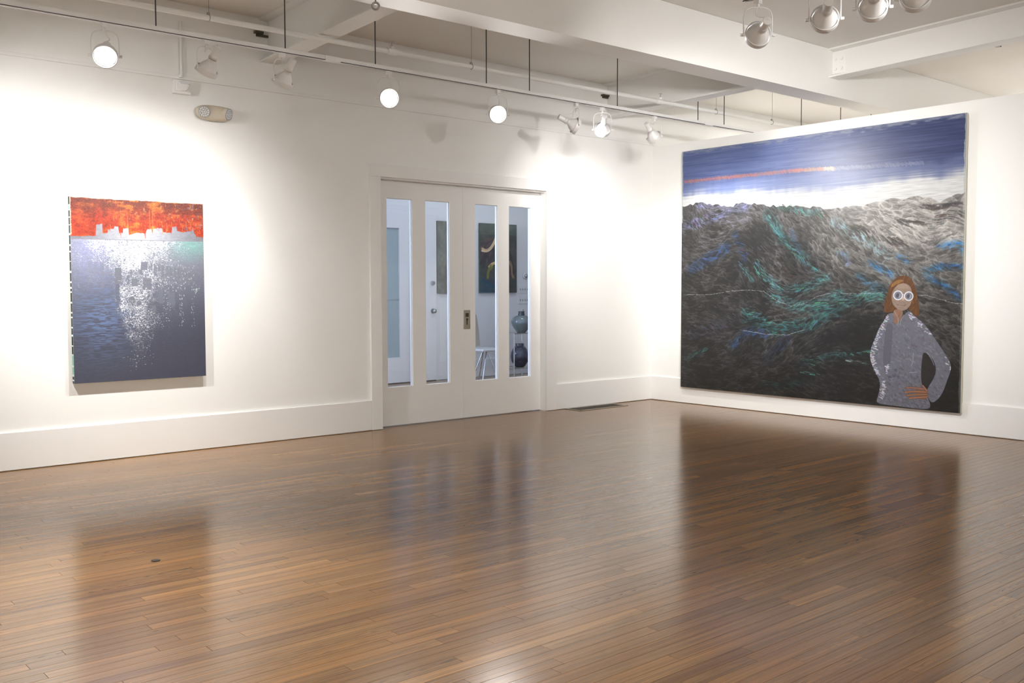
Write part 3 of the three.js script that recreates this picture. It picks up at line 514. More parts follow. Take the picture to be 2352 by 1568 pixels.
  const stroke = (x, y, len, wid, col, a) => { g.strokeStyle = rgba(col, a); g.lineWidth = wid; g.beginPath(); let s = R() < 0.5 ? -1 : 1; g.moveTo(x, y); for (let k = 0; k < len; k++) { x += look(fx, x, y) * 6 * s; y += look(fy, x, y) * 6 * s; g.lineTo(x, y); } g.stroke(); };
  const jit = (c, k) => c.map((v) => clamp(v + (R() - 0.5) * k, 0, 255));
  // foam and troughs all over
  for (let n = 0; n < 1300; n++) {
    const x = R() * W, y = R() * H; if (y < skyY(x) + 10) continue; const t = look(tn, x, y), u = x / W;
    if (R() < 0.55) stroke(x, y, 2 + R() * 4, 3 + R() * 6, jit([255 * (t * 0.42 + 0.05), 255 * (t * 0.41 + 0.045), 255 * (t * 0.40 + 0.045)], 16), 0.25 + R() * 0.3);
    else { const l = 255 * (t * 0.95 + 0.14); stroke(x, y, 1.5 + R() * 4, 1.6 + R() * 3.2, jit(u < 0.55 ? [l * 0.96, l * 0.95, l * 1.06] : [l, l * 0.98, l * 0.95], 22), 0.25 + R() * 0.35); }
  }
  for (const [X, Y, rx, ry] of [[985, 600, 46, 20], [1120, 632, 30, 10], [945, 572, 22, 9], [1380, 520, 55, 22], [1300, 475, 40, 9], [680, 800, 46, 18], [420, 680, 52, 30], [620, 770, 40, 26], [230, 510, 40, 12], [770, 512, 32, 10], [1180, 545, 40, 8], [1370, 460, 30, 8]]) { const p = q(X, Y); for (let k = 0; k < 26; k++) { const a = R() * 6.283, m = Math.sqrt(R()); stroke(p[0] + Math.cos(a) * m * rx * 1.6, p[1] + Math.sin(a) * m * ry * 1.4, 2 + R() * 5, 4 + R() * 6, jit([62, 57, 54], 20), 0.5); } }
  // coloured accents: [points of the band, spread, count, colour, width]
  for (const [pts, spread, count, col, wid] of bands) for (let n = 0; n < count; n++) { const t = R() * (pts.length - 1), i = Math.min(pts.length - 2, t | 0), p = q(lerp(pts[i][0], pts[i + 1][0], t - i) + (R() + R() - 1) * spread, lerp(pts[i][1], pts[i + 1][1], t - i) + (R() + R() - 1) * spread); if (p[1] < skyY(p[0]) + 6) continue; if (R() < 0.1) continue; stroke(p[0], p[1], 1 + R() * 4, wid * (0.3 + R() * R() * 1.3), jit(col.map((v) => v * (0.6 + 0.36 * R())), 24), 0.25 + R() * 0.45); }
  // thin white crest line
  for (const pts of [[[140, 878], [260, 878], [350, 862], [440, 856], [510, 862], [570, 905], [640, 930], [700, 918], [760, 885], [830, 868], [930, 874], [1060, 868]], [[1225, 882], [1260, 880], [1330, 900], [1385, 916], [1440, 922]], [[400, 1040], [520, 1060], [620, 1064], [700, 1040]]]) {
    const c = pts.map((p) => q(...p)); for (let i = 1; i < c.length; i++) for (let k = 0; k < 14; k++) { if (R() < 0.12) continue; const t = k / 14, x = lerp(c[i - 1][0], c[i][0], t), y = lerp(c[i - 1][1], c[i][1], t) + (R() - 0.5) * 5; g.strokeStyle = rgba(jit([176, 184, 186], 30), 0.6); g.lineWidth = 1.2 + R() * 2.2; g.beginPath(); g.moveTo(x, y); g.lineTo(lerp(c[i - 1][0], c[i][0], t + 0.07), lerp(c[i - 1][1], c[i][1], t + 0.07) + (R() - 0.5) * 3); g.stroke(); }
  }
  // red and pale streak in the sky
  const tr = [[142, 358], [300, 340], [450, 326], [640, 306], [760, 298], [840, 295], [1000, 285], [1250, 268]].map((p) => q(...p));
  for (let i = 1; i < tr.length; i++) for (let k = 0; k < 70; k++) { const t = k / 70, x = lerp(tr[i - 1][0], tr[i][0], t), y = lerp(tr[i - 1][1], tr[i][1], t), u = (i - 1 + t) / 7; const col = u < 0.5 ? [214, 132, 118] : u < 0.62 ? [206, 150, 132] : u < 0.72 ? [222, 196, 178] : [214, 214, 222]; g.strokeStyle = rgba(jit(col.map((v) => v * 0.86), 24), u < 0.7 ? 0.46 : 0.16); g.lineWidth = 4 + R() * 4; g.beginPath(); g.moveTo(x, y - 11 + R() * 8); g.lineTo(x + 6, y + 2 + R() * 10); g.stroke(); }
  // loose canvas at the two edges
  for (let y = 0; y < H; y += 3) { const w = 6 + fbm(y / 30, 1, 3, 3) * 12; g.fillStyle = rgba(jit([168, 176, 172], 20), y < H * 0.32 ? 0.75 : 0.35); g.fillRect(W - w * 0.8, y, w, 3); if (y < H * 0.3) g.fillRect(0, y, w * 0.7, 3); }
  // --- the woman, read off a second enlarged view
  const f = (X, Y) => at(1950 + X / 4.127, 600 + Y / 4.127);
  const path = (pts, close = true) => { g.beginPath(); const c = pts.map((p) => f(...p)); g.moveTo((c[0][0] + c[c.length - 1][0]) / 2, (c[0][1] + c[c.length - 1][1]) / 2); if (!close) { g.beginPath(); g.moveTo(...c[0]); } for (let i = 0; i < c.length; i++) { const n = c[(i + 1) % c.length]; if (!close && i === c.length - 1) break; g.quadraticCurveTo(c[i][0], c[i][1], (c[i][0] + n[0]) / 2, (c[i][1] + n[1]) / 2); } if (close) g.closePath(); };
  const blot = (pts, col, a = 1) => { path(pts); g.fillStyle = rgba(col, a); g.fill(); };
  const dabs = (pts, n, cols, wid, len, ang, a = 0.6) => { g.save(); path(pts); g.clip(); const c = pts.map((p) => f(...p)), xs = c.map((p) => p[0]), ys = c.map((p) => p[1]), x0 = Math.min(...xs), x1 = Math.max(...xs), y0 = Math.min(...ys), y1 = Math.max(...ys); for (let k = 0; k < n; k++) { const x = lerp(x0, x1, R()), y = lerp(y0, y1, R()), t = ang + (R() - 0.5) * 1.2, L = len * (0.4 + R()); g.strokeStyle = rgba(jit(cols[(R() * cols.length) | 0], 24), a * (0.5 + R() * 0.5)); g.lineWidth = wid * (0.5 + R()); g.beginPath(); g.moveTo(x, y); g.lineTo(x + Math.cos(t) * L, y + Math.sin(t) * L); g.stroke(); } g.restore(); };
  const dark = [[690, 850], [760, 860], [820, 950], [830, 1030], [810, 1110], [750, 1200], [700, 1170], [670, 1050], [690, 930]];
  blot(dark, [42, 40, 39]); dabs(dark, 40, [[52, 50, 48], [34, 32, 32]], 5, 18, 1.2, 0.5);
  const hairShape = [[520, 128], [450, 150], [395, 210], [360, 300], [335, 400], [330, 480], [380, 490], [430, 470], [470, 440], [560, 440], [600, 500], [665, 535], [668, 430], [650, 330], [630, 230], [590, 160]];
  blot(hairShape, [92, 60, 32]); dabs(hairShape, 150, [[140, 88, 44], [84, 50, 28], [168, 112, 58], [66, 42, 28]], 3.4, 26, 1.75, 0.6);
  path([[395, 230], [430, 190], [480, 170], [520, 176], [500, 200], [450, 215], [410, 250]]); g.fillStyle = rgba([180, 136, 76], 0.5); g.fill();
  const neck = [[430, 450], [520, 460], [500, 540], [450, 605], [425, 580], [415, 500]];
  blot(neck, [134, 100, 80]); dabs(neck, 26, [[160, 116, 88], [116, 84, 70]], 3.5, 14, 1.4, 0.5);
  const face = [[500, 205], [440, 235], [405, 300], [402, 370], [425, 425], [470, 462], [520, 470], [565, 440], [595, 390], [600, 300], [585, 240], [545, 210]];
  blot(face, [138, 118, 104]); dabs(face, 110, [[160, 136, 116], [118, 102, 94], [146, 130, 124], [172, 146, 120]], 3.6, 13, 0.5, 0.5);
  blot([[450, 225], [490, 208], [545, 215], [575, 250], [520, 262], [460, 262]], [160, 138, 120], 0.6);
  blot([[505, 330], [525, 330], [528, 360], [512, 372], [500, 360]], [196, 172, 152], 0.8);
  g.strokeStyle = rgba([104, 70, 64], 0.85); g.lineWidth = 3; path([[455, 412], [490, 425], [530, 420], [550, 402]], false); g.stroke();
  g.strokeStyle = rgba([204, 190, 176], 0.6); g.lineWidth = 2; path([[470, 420], [500, 428], [530, 423]], false); g.stroke();
  for (const [X, Y, rx] of [[465, 322, 41], [566, 330, 40]]) {
    const c = f(X, Y), rr = Math.abs(f(X + rx, Y)[0] - c[0]), ry = Math.abs(f(X, Y + rx)[1] - c[1]);
    g.beginPath(); g.ellipse(c[0], c[1], rr * 0.95, ry * 0.95, 0, 0, 6.3); g.fillStyle = rgbs([118, 120, 130]); g.fill();
    g.beginPath(); g.ellipse(c[0] - rr * 0.1, c[1], rr * 0.34, ry * 0.5, 0.3, 0, 6.3); g.fillStyle = rgba([66, 64, 66], 0.8); g.fill();
    g.beginPath(); g.ellipse(c[0] + rr * 0.4, c[1] + ry * 0.1, rr * 0.12, ry * 0.5, 0.2, 0, 6.3); g.fillStyle = rgba([170, 174, 186], 0.7); g.fill();
    g.beginPath(); g.ellipse(c[0], c[1], rr, ry, 0, 0, 6.3); g.strokeStyle = rgbs([206, 208, 214]); g.lineWidth = 6; g.stroke();
  }
  g.strokeStyle = rgbs([196, 198, 206]); g.lineWidth = 4; path([[505, 322], [516, 314], [527, 322]], false); g.stroke();
  const coat = [[430, 480], [360, 500], [335, 560], [290, 620], [250, 720], [205, 830], [195, 910], [225, 1000], [250, 1060], [290, 1120], [295, 1200], [270, 1290], [255, 1345], [400, 1365], [560, 1385], [780, 1410], [760, 1310], [690, 1180], [680, 1060], [692, 930], [705, 850], [770, 900], [815, 960], [828, 1040], [800, 1120], [730, 1220], [760, 1320], [800, 1345], [880, 1270], [930, 1130], [978, 1005], [930, 900], [840, 770], [760, 650], [690, 570], [610, 510], [570, 462], [520, 510], [450, 600], [425, 590]];
  blot(coat, [104, 104, 114]);
  dabs(coat, 1500, [[124, 126, 138], [84, 84, 92], [108, 110, 122], [74, 74, 82], [142, 144, 158]], 6, 10, 0.6, 0.4);
  const lower = [[380, 1010], [520, 1000], [680, 1060], [690, 1200], [760, 1310], [780, 1410], [560, 1385], [330, 1355], [350, 1180]];
  dabs(lower, 260, [[72, 74, 82], [92, 94, 102], [60, 60, 68]], 5, 10, 0.8, 0.5);
  const lapel = [[360, 580], [420, 590], [410, 700], [400, 900], [385, 1010], [345, 1080], [320, 960], [330, 800], [345, 660]]; blot(lapel, [88, 88, 100], 0.85);
  const whites = [[[350, 510], [330, 560], [280, 640], [250, 730], [210, 840], [205, 920], [230, 1010], [260, 1070]], [[320, 1130], [310, 1200], [285, 1290]], [[640, 540], [720, 620], [770, 690]], [[920, 890], [970, 990], [960, 1030]], [[570, 480], [610, 560]], [[345, 980], [352, 1060]]];
  g.save(); path(coat); g.clip();
  for (const w of whites) for (let i = 1; i < w.length; i++) for (let k = 0; k < 16; k++) { const p = f(lerp(w[i - 1][0], w[i][0], R()) + (R() - 0.3) * 34, lerp(w[i - 1][1], w[i][1], R()) + (R() - 0.5) * 20); g.strokeStyle = rgba(jit([194, 194, 208], 36), 0.7); g.lineWidth = 3 + R() * 4; g.beginPath(); g.moveTo(...p); g.lineTo(p[0] + 3 + R() * 7, p[1] + (R() - 0.3) * 10); g.stroke(); }
  g.restore();
  g.strokeStyle = rgba([150, 152, 162], 0.8); g.lineWidth = 3; for (const l of [[[570, 1056], [620, 1050], [675, 1046]], [[430, 470], [480, 560], [440, 640]], [[520, 505], [490, 560], [480, 640]], [[610, 870], [606, 960], [570, 1020]], [[740, 860], [800, 960], [812, 1010]]]) { path(l, false); g.stroke(); }
  // hand on the hip: four fingers and a thumb
  const fingers = [[[735, 1215], [640, 1200], [560, 1196], [530, 1204]], [[735, 1240], [630, 1232], [550, 1238], [515, 1246]], [[738, 1262], [640, 1262], [570, 1268], [530, 1274]], [[742, 1285], [650, 1290], [590, 1296], [550, 1300]], [[740, 1230], [710, 1190], [690, 1168]]];
  blot([[700, 1190], [745, 1220], [748, 1300], [700, 1312], [640, 1300], [640, 1205]], [122, 88, 68]);
  for (const l of fingers) { path(l, false); g.strokeStyle = rgba([90, 64, 52], 0.9); g.lineWidth = 12; g.stroke(); g.strokeStyle = rgbs(jit([156, 114, 88], 24)); g.lineWidth = 7; g.stroke(); }
  return cv;
}
const CITY = { x0: -6.075, x1: -5.122, y0: 0.566, y1: 1.866, d: 0.045 };
function cityPainting() {
  const W = 1000, H = Math.round(W * (CITY.y1 - CITY.y0) / (CITY.x1 - CITY.x0)), [cv, g] = canvas(W, H), R = rng(21);
  const at = (X, Y) => { const p = onPlane(2, CITY.d, 120 + X / 3.015, 420 + Y / 3.015); return [(p.x - CITY.x0) / (CITY.x1 - CITY.x0) * W, (CITY.y1 - p.y) / (CITY.y1 - CITY.y0) * H]; };
  const line = [[100, 368], [300, 366], [304, 288], [345, 282], [349, 346], [380, 346], [386, 320], [425, 316], [430, 301], [456, 303], [463, 346], [487, 345], [491, 316], [527, 312], [531, 360], [582, 343], [646, 350], [656, 322], [688, 318], [693, 352], [698, 316], [760, 312], [768, 340], [826, 346], [830, 302], [860, 303], [864, 332], [906, 341], [968, 332], [974, 300], [980, 342], [1000, 372], [1060, 377]].map((p) => at(...p));
  const cityY = (x) => { for (let i = 1; i < line.length; i++) if (x < line[i][0]) return lerp(line[i - 1][1], line[i][1], clamp((x - line[i - 1][0]) / Math.max(1, line[i][0] - line[i - 1][0]))); return line[line.length - 1][1]; };
  const dens = [[200, 430, .3], [300, 420, .75], [420, 420, .95], [600, 420, 1], [750, 420, .9], [850, 430, .5], [950, 430, .25], [250, 500, .3], [350, 500, .5], [450, 500, .85], [600, 500, 1], [750, 500, .6], [850, 500, .25], [980, 500, .12], [300, 600, .15], [420, 560, .5], [520, 560, .9], [600, 560, .9], [680, 560, .6], [760, 580, .3], [900, 580, .12], [200, 640, .14], [380, 650, .16], [500, 650, .55], [560, 650, .5], [620, 650, .5], [700, 650, .6], [760, 660, .4], [850, 660, .22], [980, 660, .12], [400, 750, .06], [500, 750, .7], [570, 750, .75], [650, 750, .6], [740, 750, .25], [850, 750, .14], [950, 760, .08], [430, 850, .04], [480, 850, .8], [540, 850, .65], [620, 850, .7], [680, 850, .35], [760, 850, .18], [900, 850, .1], [440, 950, 0], [520, 950, .5], [600, 950, .75], [650, 950, .5], [720, 950, .28], [780, 950, .12], [910, 950, .06], [480, 1050, 0], [540, 1050, .5], [600, 1050, .45], [660, 1050, .25], [740, 1050, .04], [900, 1050, 0], [520, 1150, .04], [590, 1150, .25], [640, 1150, .2], [700, 1150, 0], [600, 1230, .13], [600, 1310, .04], [500, 1300, 0], [750, 1300, 0], [1000, 900, 0], [1000, 1200, 0], [850, 1150, 0], [300, 800, .08], [200, 900, .05], [300, 1000, .04], [200, 1200, 0], [380, 1200, 0], [150, 1350, 0]].map(([a, b, v]) => [...at(a, b), v]);
  const QW = 64, QH = 88, dq = new Float32Array(QW * QH);
  for (let j = 0; j < QH; j++) for (let i = 0; i < QW; i++) { const x = (i + 0.5) / QW * W, y = (j + 0.5) / QH * H; let t = 0, ws = 0; for (const [a, b, v] of dens) { const w = 1 / Math.pow((x - a) ** 2 + (y - b) ** 2 + 300, 1.7); t += w * v; ws += w; } dq[j * QW + i] = t / ws; }
  const density = (x, y) => { const gx = clamp(x / W * QW - 0.5, 0, QW - 1.001), gy = clamp(y / H * QH - 0.5, 0, QH - 1.001), i = gx | 0, j = gy | 0, a = gx - i, b = gy - j, o = j * QW + i; return lerp(lerp(dq[o], dq[o + 1], a), lerp(dq[o + QW], dq[o + QW + 1], a), b); };
  const img = g.createImageData(W, H), D = img.data, shore0 = at(125, 388)[1], shore1 = at(1045, 408)[1];
  for (let y = 0; y < H; y++) for (let x = 0; x < W; x++) {
    const o = (y * W + x) * 4, u = x / W, v = y / H, shore = lerp(shore0, shore1, u), cy = cityY(x) + (fbm(x / 9, y / 9, 2, 3) - 0.5) * 9; let c;
    if (y < cy) {
      const n = fbm(x / 60, y / 26, 4, 11), n2 = fbm(x / 9, y / 6, 3, 12), drip = fbm(x / 13, y / 90, 3, 13);
      const t = y / cy; c = [lerp(138, 204, smooth(0.1, 0.75, t)), lerp(58, 62, t), lerp(40, 26, t)];
      const or = 0.8 * smooth(0.46, 0.74, n + (drip - 0.5) * 0.35) * (0.35 + 0.65 * Math.exp(-(((u - 0.55) / 0.28) ** 2))); c = [lerp(c[0], 226, or), lerp(c[1], 128, or), lerp(c[2], 44, or)];
      const vi = smooth(0.6, 0.75, fbm(x / 18, y / 14, 3, 15)) * smooth(0.72, 0.86, u) * 0.7; c = [lerp(c[0], 140, vi), lerp(c[1], 110, vi), lerp(c[2], 140, vi)];
      const pale = smooth(0.68, 0.8, fbm(x / 15, y / 24, 3, 16)) * smooth(0.15, 0.5, u) * 0.55; c = [lerp(c[0], 214, pale), lerp(c[1], 176, pale), lerp(c[2], 130, pale)];
      const k = 0.80 + (n2 - 0.5) * 0.5 + (n - 0.5) * 0.3; c = c.map((q) => q * k);
    } else if (y < shore) {
      const b = Math.exp(-(((u - 0.5) / 0.3) ** 2)); const n = (fbm(x / 20, y / 9, 3, 18) - 0.5) * 26; c = [118 + 56 * b + n, 119 + 56 * b + n, 129 + 54 * b + n];
      if (y > shore - 5) c = [132, 132, 140];
    } else {
      const t = (y - shore) / (H - shore); c = [lerp(126, 74, smooth(0, 0.75, t)), lerp(129, 77, smooth(0, 0.75, t)), lerp(142, 94, smooth(0, 0.75, t))];
      const rip = fbm(x / 42, y / 4.5, 3, 23), rip2 = fbm(x / 16, y / 3, 2, 24);
      const la = Math.exp(-(((u - 0.12) / 0.16) ** 2)) * smooth(0.45, 0.05, t) * (0.4 + rip); c = [lerp(c[0], 150, la * 0.7), lerp(c[1], 152, la * 0.7), lerp(c[2], 196, la * 0.7)];
      const bl = Math.exp(-(((u - 0.2) / 0.2) ** 2)) * Math.exp(-(((t - 0.55) / 0.26) ** 2)) * smooth(0.38, 0.62, rip); c = [lerp(c[0], 106, bl * 0.9), lerp(c[1], 128, bl * 0.9), lerp(c[2], 172, bl * 0.9)];
      const te = Math.exp(-(((u - 0.9) / 0.16) ** 2)) * smooth(0.2, 0.0, t) * (0.3 + rip); c = [lerp(c[0], 120, te), lerp(c[1], 172, te), lerp(c[2], 166, te)];
      c = c.map((q) => q + (rip2 - 0.5) * 10);
      // broken light on the water: a net of bright squiggles, denser where the picture is brightest
      const den = density(x, y), wx = x + (fbm(x / 30, y / 20, 2, 40) - 0.5) * 22, wy = y + (fbm(x / 24, y / 26, 2, 41) - 0.5) * 14;
      const n1 = Math.abs(vnoise(wx / 11, wy / 7, 27) - 0.5), n2 = Math.abs(vnoise(wx / 7 + 40, wy / 4.5, 28) - 0.5), patch = smooth(0.25, 0.6, fbm(x / 46, y / 34, 3, 29) * 0.75 + den * 0.5);
      const wd = den * den * patch * 0.30 + den * 0.03, w = clamp(Math.max(smooth(wd, wd * 0.45, n1), 0.85 * smooth(wd * 0.8, wd * 0.3, n2)) * smooth(0.03, 0.16, den)) * (0.6 + 0.4 * den);
      c = [lerp(c[0], 226, w), lerp(c[1], 228, w), lerp(c[2], 232, w)];
    }
    D[o] = clamp(c[0], 0, 255); D[o + 1] = clamp(c[1], 0, 255); D[o + 2] = clamp(c[2], 0, 255); D[o + 3] = 255;
  }
  g.putImageData(img, 0, 0); g.lineCap = 'round';
  // pilings and their broken mirror images
  const post = (X0, X1, Y0, Y1, col, a) => { const p = at(X0, Y0), q = at(X1, Y1); for (let y = p[1]; y < q[1]; y += 4) { const t = (y - p[1]) / (q[1] - p[1]), e = (fbm(X0, y / 16, 2, 31) - 0.5) * 14 * (0.4 + t); if (t > 0.55 && R() < 0.15) continue; g.fillStyle = rgba([col[0] + (R() - 0.5) * 10, col[1] + (R() - 0.5) * 10, col[2] + (R() - 0.5) * 10], a); g.fillRect(p[0] + e, y, q[0] - p[0], 4.5); } };
  const GR = [112, 115, 127];
  post(246, 274, 540, 690, [132, 134, 150], 0.6); post(290, 312, 545, 700, [128, 130, 148], 0.6); post(334, 362, 545, 720, [124, 126, 144], 0.6); post(262, 284, 690, 770, [112, 116, 140], 0.6);
  post(432, 480, 586, 700, GR, 0.95); post(440, 470, 700, 860, [100, 103, 117], 0.85); post(614, 662, 546, 600, GR, 0.95); post(604, 626, 600, 640, GR, 0.9); post(540, 556, 600, 650, GR, 0.8); post(514, 536, 640, 700, GR, 0.85); post(548, 590, 660, 712, GR, 0.9); post(628, 690, 660, 735, GR, 0.9);
  for (const [a, b, c, d] of [[682, 694, 555, 600], [700, 722, 560, 640], [730, 748, 565, 620], [755, 776, 570, 700], [782, 808, 575, 640], [812, 834, 580, 690], [842, 862, 585, 660], [868, 884, 590, 740], [890, 912, 600, 700], [916, 934, 610, 700], [940, 962, 615, 690], [966, 985, 625, 690], [735, 770, 740, 830], [800, 850, 760, 850], [690, 720, 850, 930]]) post(a, b, c, d, GR, 0.85);
  for (const [X, Y, r] of [[603, 830, 18], [552, 812, 26]]) { const c = at(X, Y); g.beginPath(); g.ellipse(c[0], c[1], r, r * 1.05, 0, 0, 6.3); g.fillStyle = rgbs(GR); g.fill(); }
  // thin bright flecks between the pilings
  for (const [a, b, c, d, n] of [[680, 1000, 560, 760, 110], [770, 820, 820, 960, 20], [880, 915, 760, 1000, 34], [965, 985, 780, 1000, 16], [700, 780, 900, 1010, 40], [980, 1040, 720, 760, 10], [500, 700, 880, 1080, 170], [540, 700, 1080, 1280, 42], [480, 600, 1200, 1330, 14], [470, 660, 720, 880, 130]]) for (let k = 0; k < n; k++) { const p = at(lerp(a, b, R()), lerp(c, d, R())); g.strokeStyle = rgba([214 + R() * 26, 220 + R() * 22, 224 + R() * 20], 0.55 + R() * 0.4); g.lineWidth = 1.4 + R() * 2.6; g.beginPath(); g.moveTo(...p); g.lineTo(p[0] + (R() - 0.3) * 14, p[1] + (R() - 0.5) * 6 + (a > 670 && c < 800 ? R() * 12 : 0)); g.stroke(); }
  // drips of orange into the skyline, dark and pale seams on the red
  for (let k = 0; k < 70; k++) { const x = W * (0.2 + 0.78 * R()), y = cityY(x) - R() * 90; g.strokeStyle = rgba(R() < 0.5 ? [222, 120, 40] : [190, 44, 22], 0.55); g.lineWidth = 2 + R() * 4; g.beginPath(); g.moveTo(x, y); g.lineTo(x + (R() - 0.5) * 6, y + 14 + R() * 26); g.stroke(); }
  for (const [X, a, b] of [[694, 200, 350], [672, 190, 320], [520, 230, 310], [424, 230, 260]]) { const p = at(X, a), q = at(X + 4, b); g.strokeStyle = rgba([214, 160, 84], 0.3); g.lineWidth = 9; g.beginPath(); g.moveTo(...p); g.lineTo(...q); g.stroke(); }
  g.fillStyle = rgba([206, 196, 186], 0.8); for (let x = 0; x < W; x += 5) g.fillRect(x, 0, 6, 2 + fbm(x / 40, 1, 3, 6) * 9); for (let y = 0; y < H * 0.2; y += 5) g.fillRect(0, y, 3 + R() * 6, 6);
  return cv;
}
function greenPainting() { // the picture in the back room: dark green with two bent ochre forms
  const W = 420, H = 610, [cv, g] = canvas(W, H), R = rng(5), img = g.createImageData(W, H), D = img.data;
  for (let y = 0; y < H; y++) for (let x = 0; x < W; x++) { const o = (y * W + x) * 4, n = fbm(x / 60, y / 60, 4, 3), m = fbm(x / 20, y / 24, 3, 4), low = smooth(0.7, 0.95, y / H) * smooth(0.6, 0.2, x / W); let c = [58 + n * 40, 66 + n * 36, 62 + n * 34]; c = [lerp(c[0], 74, m * 0.4) - 10 * low, lerp(c[1], 62, m * 0.4) + 12 * low, lerp(c[2], 66, m * 0.4) + 30 * low]; if (y < H * 0.16) c = [c[0] + 10, c[1] + 22, c[2] + 14]; D[o] = c[0] * 0.9; D[o + 1] = c[1] * 0.9; D[o + 2] = c[2] * 0.9; D[o + 3] = 255; }
  g.putImageData(img, 0, 0); g.lineCap = 'round';
  const sweep = (pts, w, cols, n) => { for (let k = 0; k < n; k++) { const j = () => (R() - 0.5) * w; g.strokeStyle = rgba(cols[(R() * cols.length) | 0], 0.35 + R() * 0.4); g.lineWidth = 3 + R() * w * 0.3; g.beginPath(); g.moveTo(pts[0][0] + j(), pts[0][1] + j()); g.bezierCurveTo(pts[1][0] + j(), pts[1][1] + j(), pts[2][0] + j(), pts[2][1] + j(), pts[3][0] + j(), pts[3][1] + j()); g.stroke(); } };
  const O = [[236, 214, 160], [214, 170, 120], [244, 232, 196], [196, 150, 104]];
  sweep([[20, 300], [120, 120], [300, 140], [300, 420]], 170, [[86, 66, 72], [60, 50, 58], [96, 78, 70], [46, 48, 50]], 60); sweep([[30, 232], [110, 262], [150, 190], [190, 110]], 30, O, 40); sweep([[110, 390], [140, 330], [220, 330], [250, 420]], 30, O, 36); sweep([[90, 470], [80, 420], [110, 400], [130, 380]], 40, [[130, 128, 60], [100, 104, 58]], 20); sweep([[330, 330], [380, 380], [340, 430], [380, 480]], 30, [[150, 120, 90], [120, 96, 80]], 16); sweep([[20, 500], [60, 540], [110, 520], [160, 560]], 50, [[50, 86, 100], [44, 72, 92]], 20);
  return cv;
}
// canvas weave and paint ridges (bump), 512 px tiled
const weave = dataTex(256, 256, (x, y) => { const v = 128 + 50 * Math.sin(x * Math.PI / 2) * Math.sin(y * Math.PI / 2) + (hash2(x, y, 4) - 0.5) * 60; return [v, v, v]; });
function hangPainting(name, label, w, h, d, image, edge, rough, place, varnish = 0.86) {
  const t = thing(name, label, 'painting'); place(t);
  const map = texOf(image), bump = weave.clone(); bump.repeat.set(w * 4.5, h * 4.5); bump.needsUpdate = true;
  const m = new THREE.MeshPhysicalMaterial({ map, color: lin(varnish, varnish, varnish), roughness: rough, bumpMap: bump, bumpScale: 0.00025, ior: 1.48 });
  const face = new THREE.BoxGeometry(w, h, 0.003); face.translate(0, 0, d - 0.0015);
  const sides = [edge, edge, edge, edge, m, edge];
  obj('canvas_face', face, sides, t);
  obj('stretched_edge', rbox(-w / 2 + 0.0005, w / 2 - 0.0005, -h / 2 + 0.0005, h / 2 - 0.0005, 0.012, d - 0.003, 0.003), edge, t);
  obj('stretcher_bar', [box(-w / 2 + 0.03, w / 2 - 0.03, h / 2 - 0.08, h / 2 - 0.03, 0.0, 0.012), box(-w / 2 + 0.03, w / 2 - 0.03, -h / 2 + 0.03, -h / 2 + 0.08, 0.0, 0.012)], M.canvasEdge, t);
  return t;
}
hangPainting('seascape_painting', 'very large seascape painting with a woman in round glasses on the partition', BIG.z1 - BIG.z0, BIG.y1 - BIG.y0, BIG.d - 0.022, seascape(), M.canvasEdge, 0.35, (t) => { t.position.set(-0.022, (BIG.y0 + BIG.y1) / 2, (BIG.z0 + BIG.z1) / 2); t.rotation.y = -Math.PI / 2; });
{
  // the painted-over edge of the city picture: broken black and green dabs on white
  const [c, g] = canvas(32, 1024), R = rng(3); g.fillStyle = '#cfd6d2'; g.fillRect(0, 0, 32, 1024); for (let y = 0; y < 1024;) { const h = 14 + R() * 40; g.fillStyle = R() < 0.7 ? '#2c3836' : '#7fb8a8'; g.fillRect(0, y, 32, h); y += h + 4 + R() * 9; }
  const edge = new THREE.MeshStandardMaterial({ map: texOf(c), roughness: 0.8 });
  const t = hangPainting('city_painting', 'painting of a grey city skyline under a red sky over glittering water', CITY.x1 - CITY.x0, CITY.y1 - CITY.y0, CITY.d, cityPainting(), M.canvasEdge, 0.5, (q) => q.position.set((CITY.x0 + CITY.x1) / 2, (CITY.y0 + CITY.y1) / 2, 0), 0.74);
  const w = CITY.x1 - CITY.x0, h = CITY.y1 - CITY.y0, side = new THREE.BoxGeometry(0.0012, h, CITY.d - 0.014); side.translate(-w / 2 - 0.0004, 0, CITY.d / 2 + 0.004); obj('painted_edge', side, edge, t).userData.label = 'black and green dabbed edge';
}
/* ---------- back room seen through the panes ---------- */
const BZ = -3.4;
hangPainting('dark_painting', 'dark green painting with bent ochre forms in the back room', 0.67, 0.96, 0.04, greenPainting(), new THREE.MeshStandardMaterial({ color: lin(0.06, 0.09, 0.07), roughness: 0.7 }), 0.5, (t) => t.position.set(0.605, 1.648, BZ), 1.0);
{
  const [c, g] = canvas(256, 512), img = g.createImageData(256, 512); for (let y = 0; y < 512; y++) for (let x = 0; x < 256; x++) { const o = (y * 256 + x) * 4, n = fbm(x / 40, y / 50, 4, 9), r = smooth(0.42, 0.5, x / 256); img.data[o] = lerp(122, 64, r) * (0.75 + n * 0.5); img.data[o + 1] = lerp(124, 60, r) * (0.75 + n * 0.5); img.data[o + 2] = lerp(112, 62, r) * (0.75 + n * 0.5); img.data[o + 3] = 255; }
  g.putImageData(img, 0, 0);
  hangPainting('grey_painting', 'grey green painting beside the glazed door in the back room', 0.5, 0.965, 0.04, c, new THREE.MeshStandardMaterial({ color: lin(0.22, 0.23, 0.19), roughness: 0.7 }), 0.5, (t) => t.position.set(-0.205, 1.643, BZ));
}
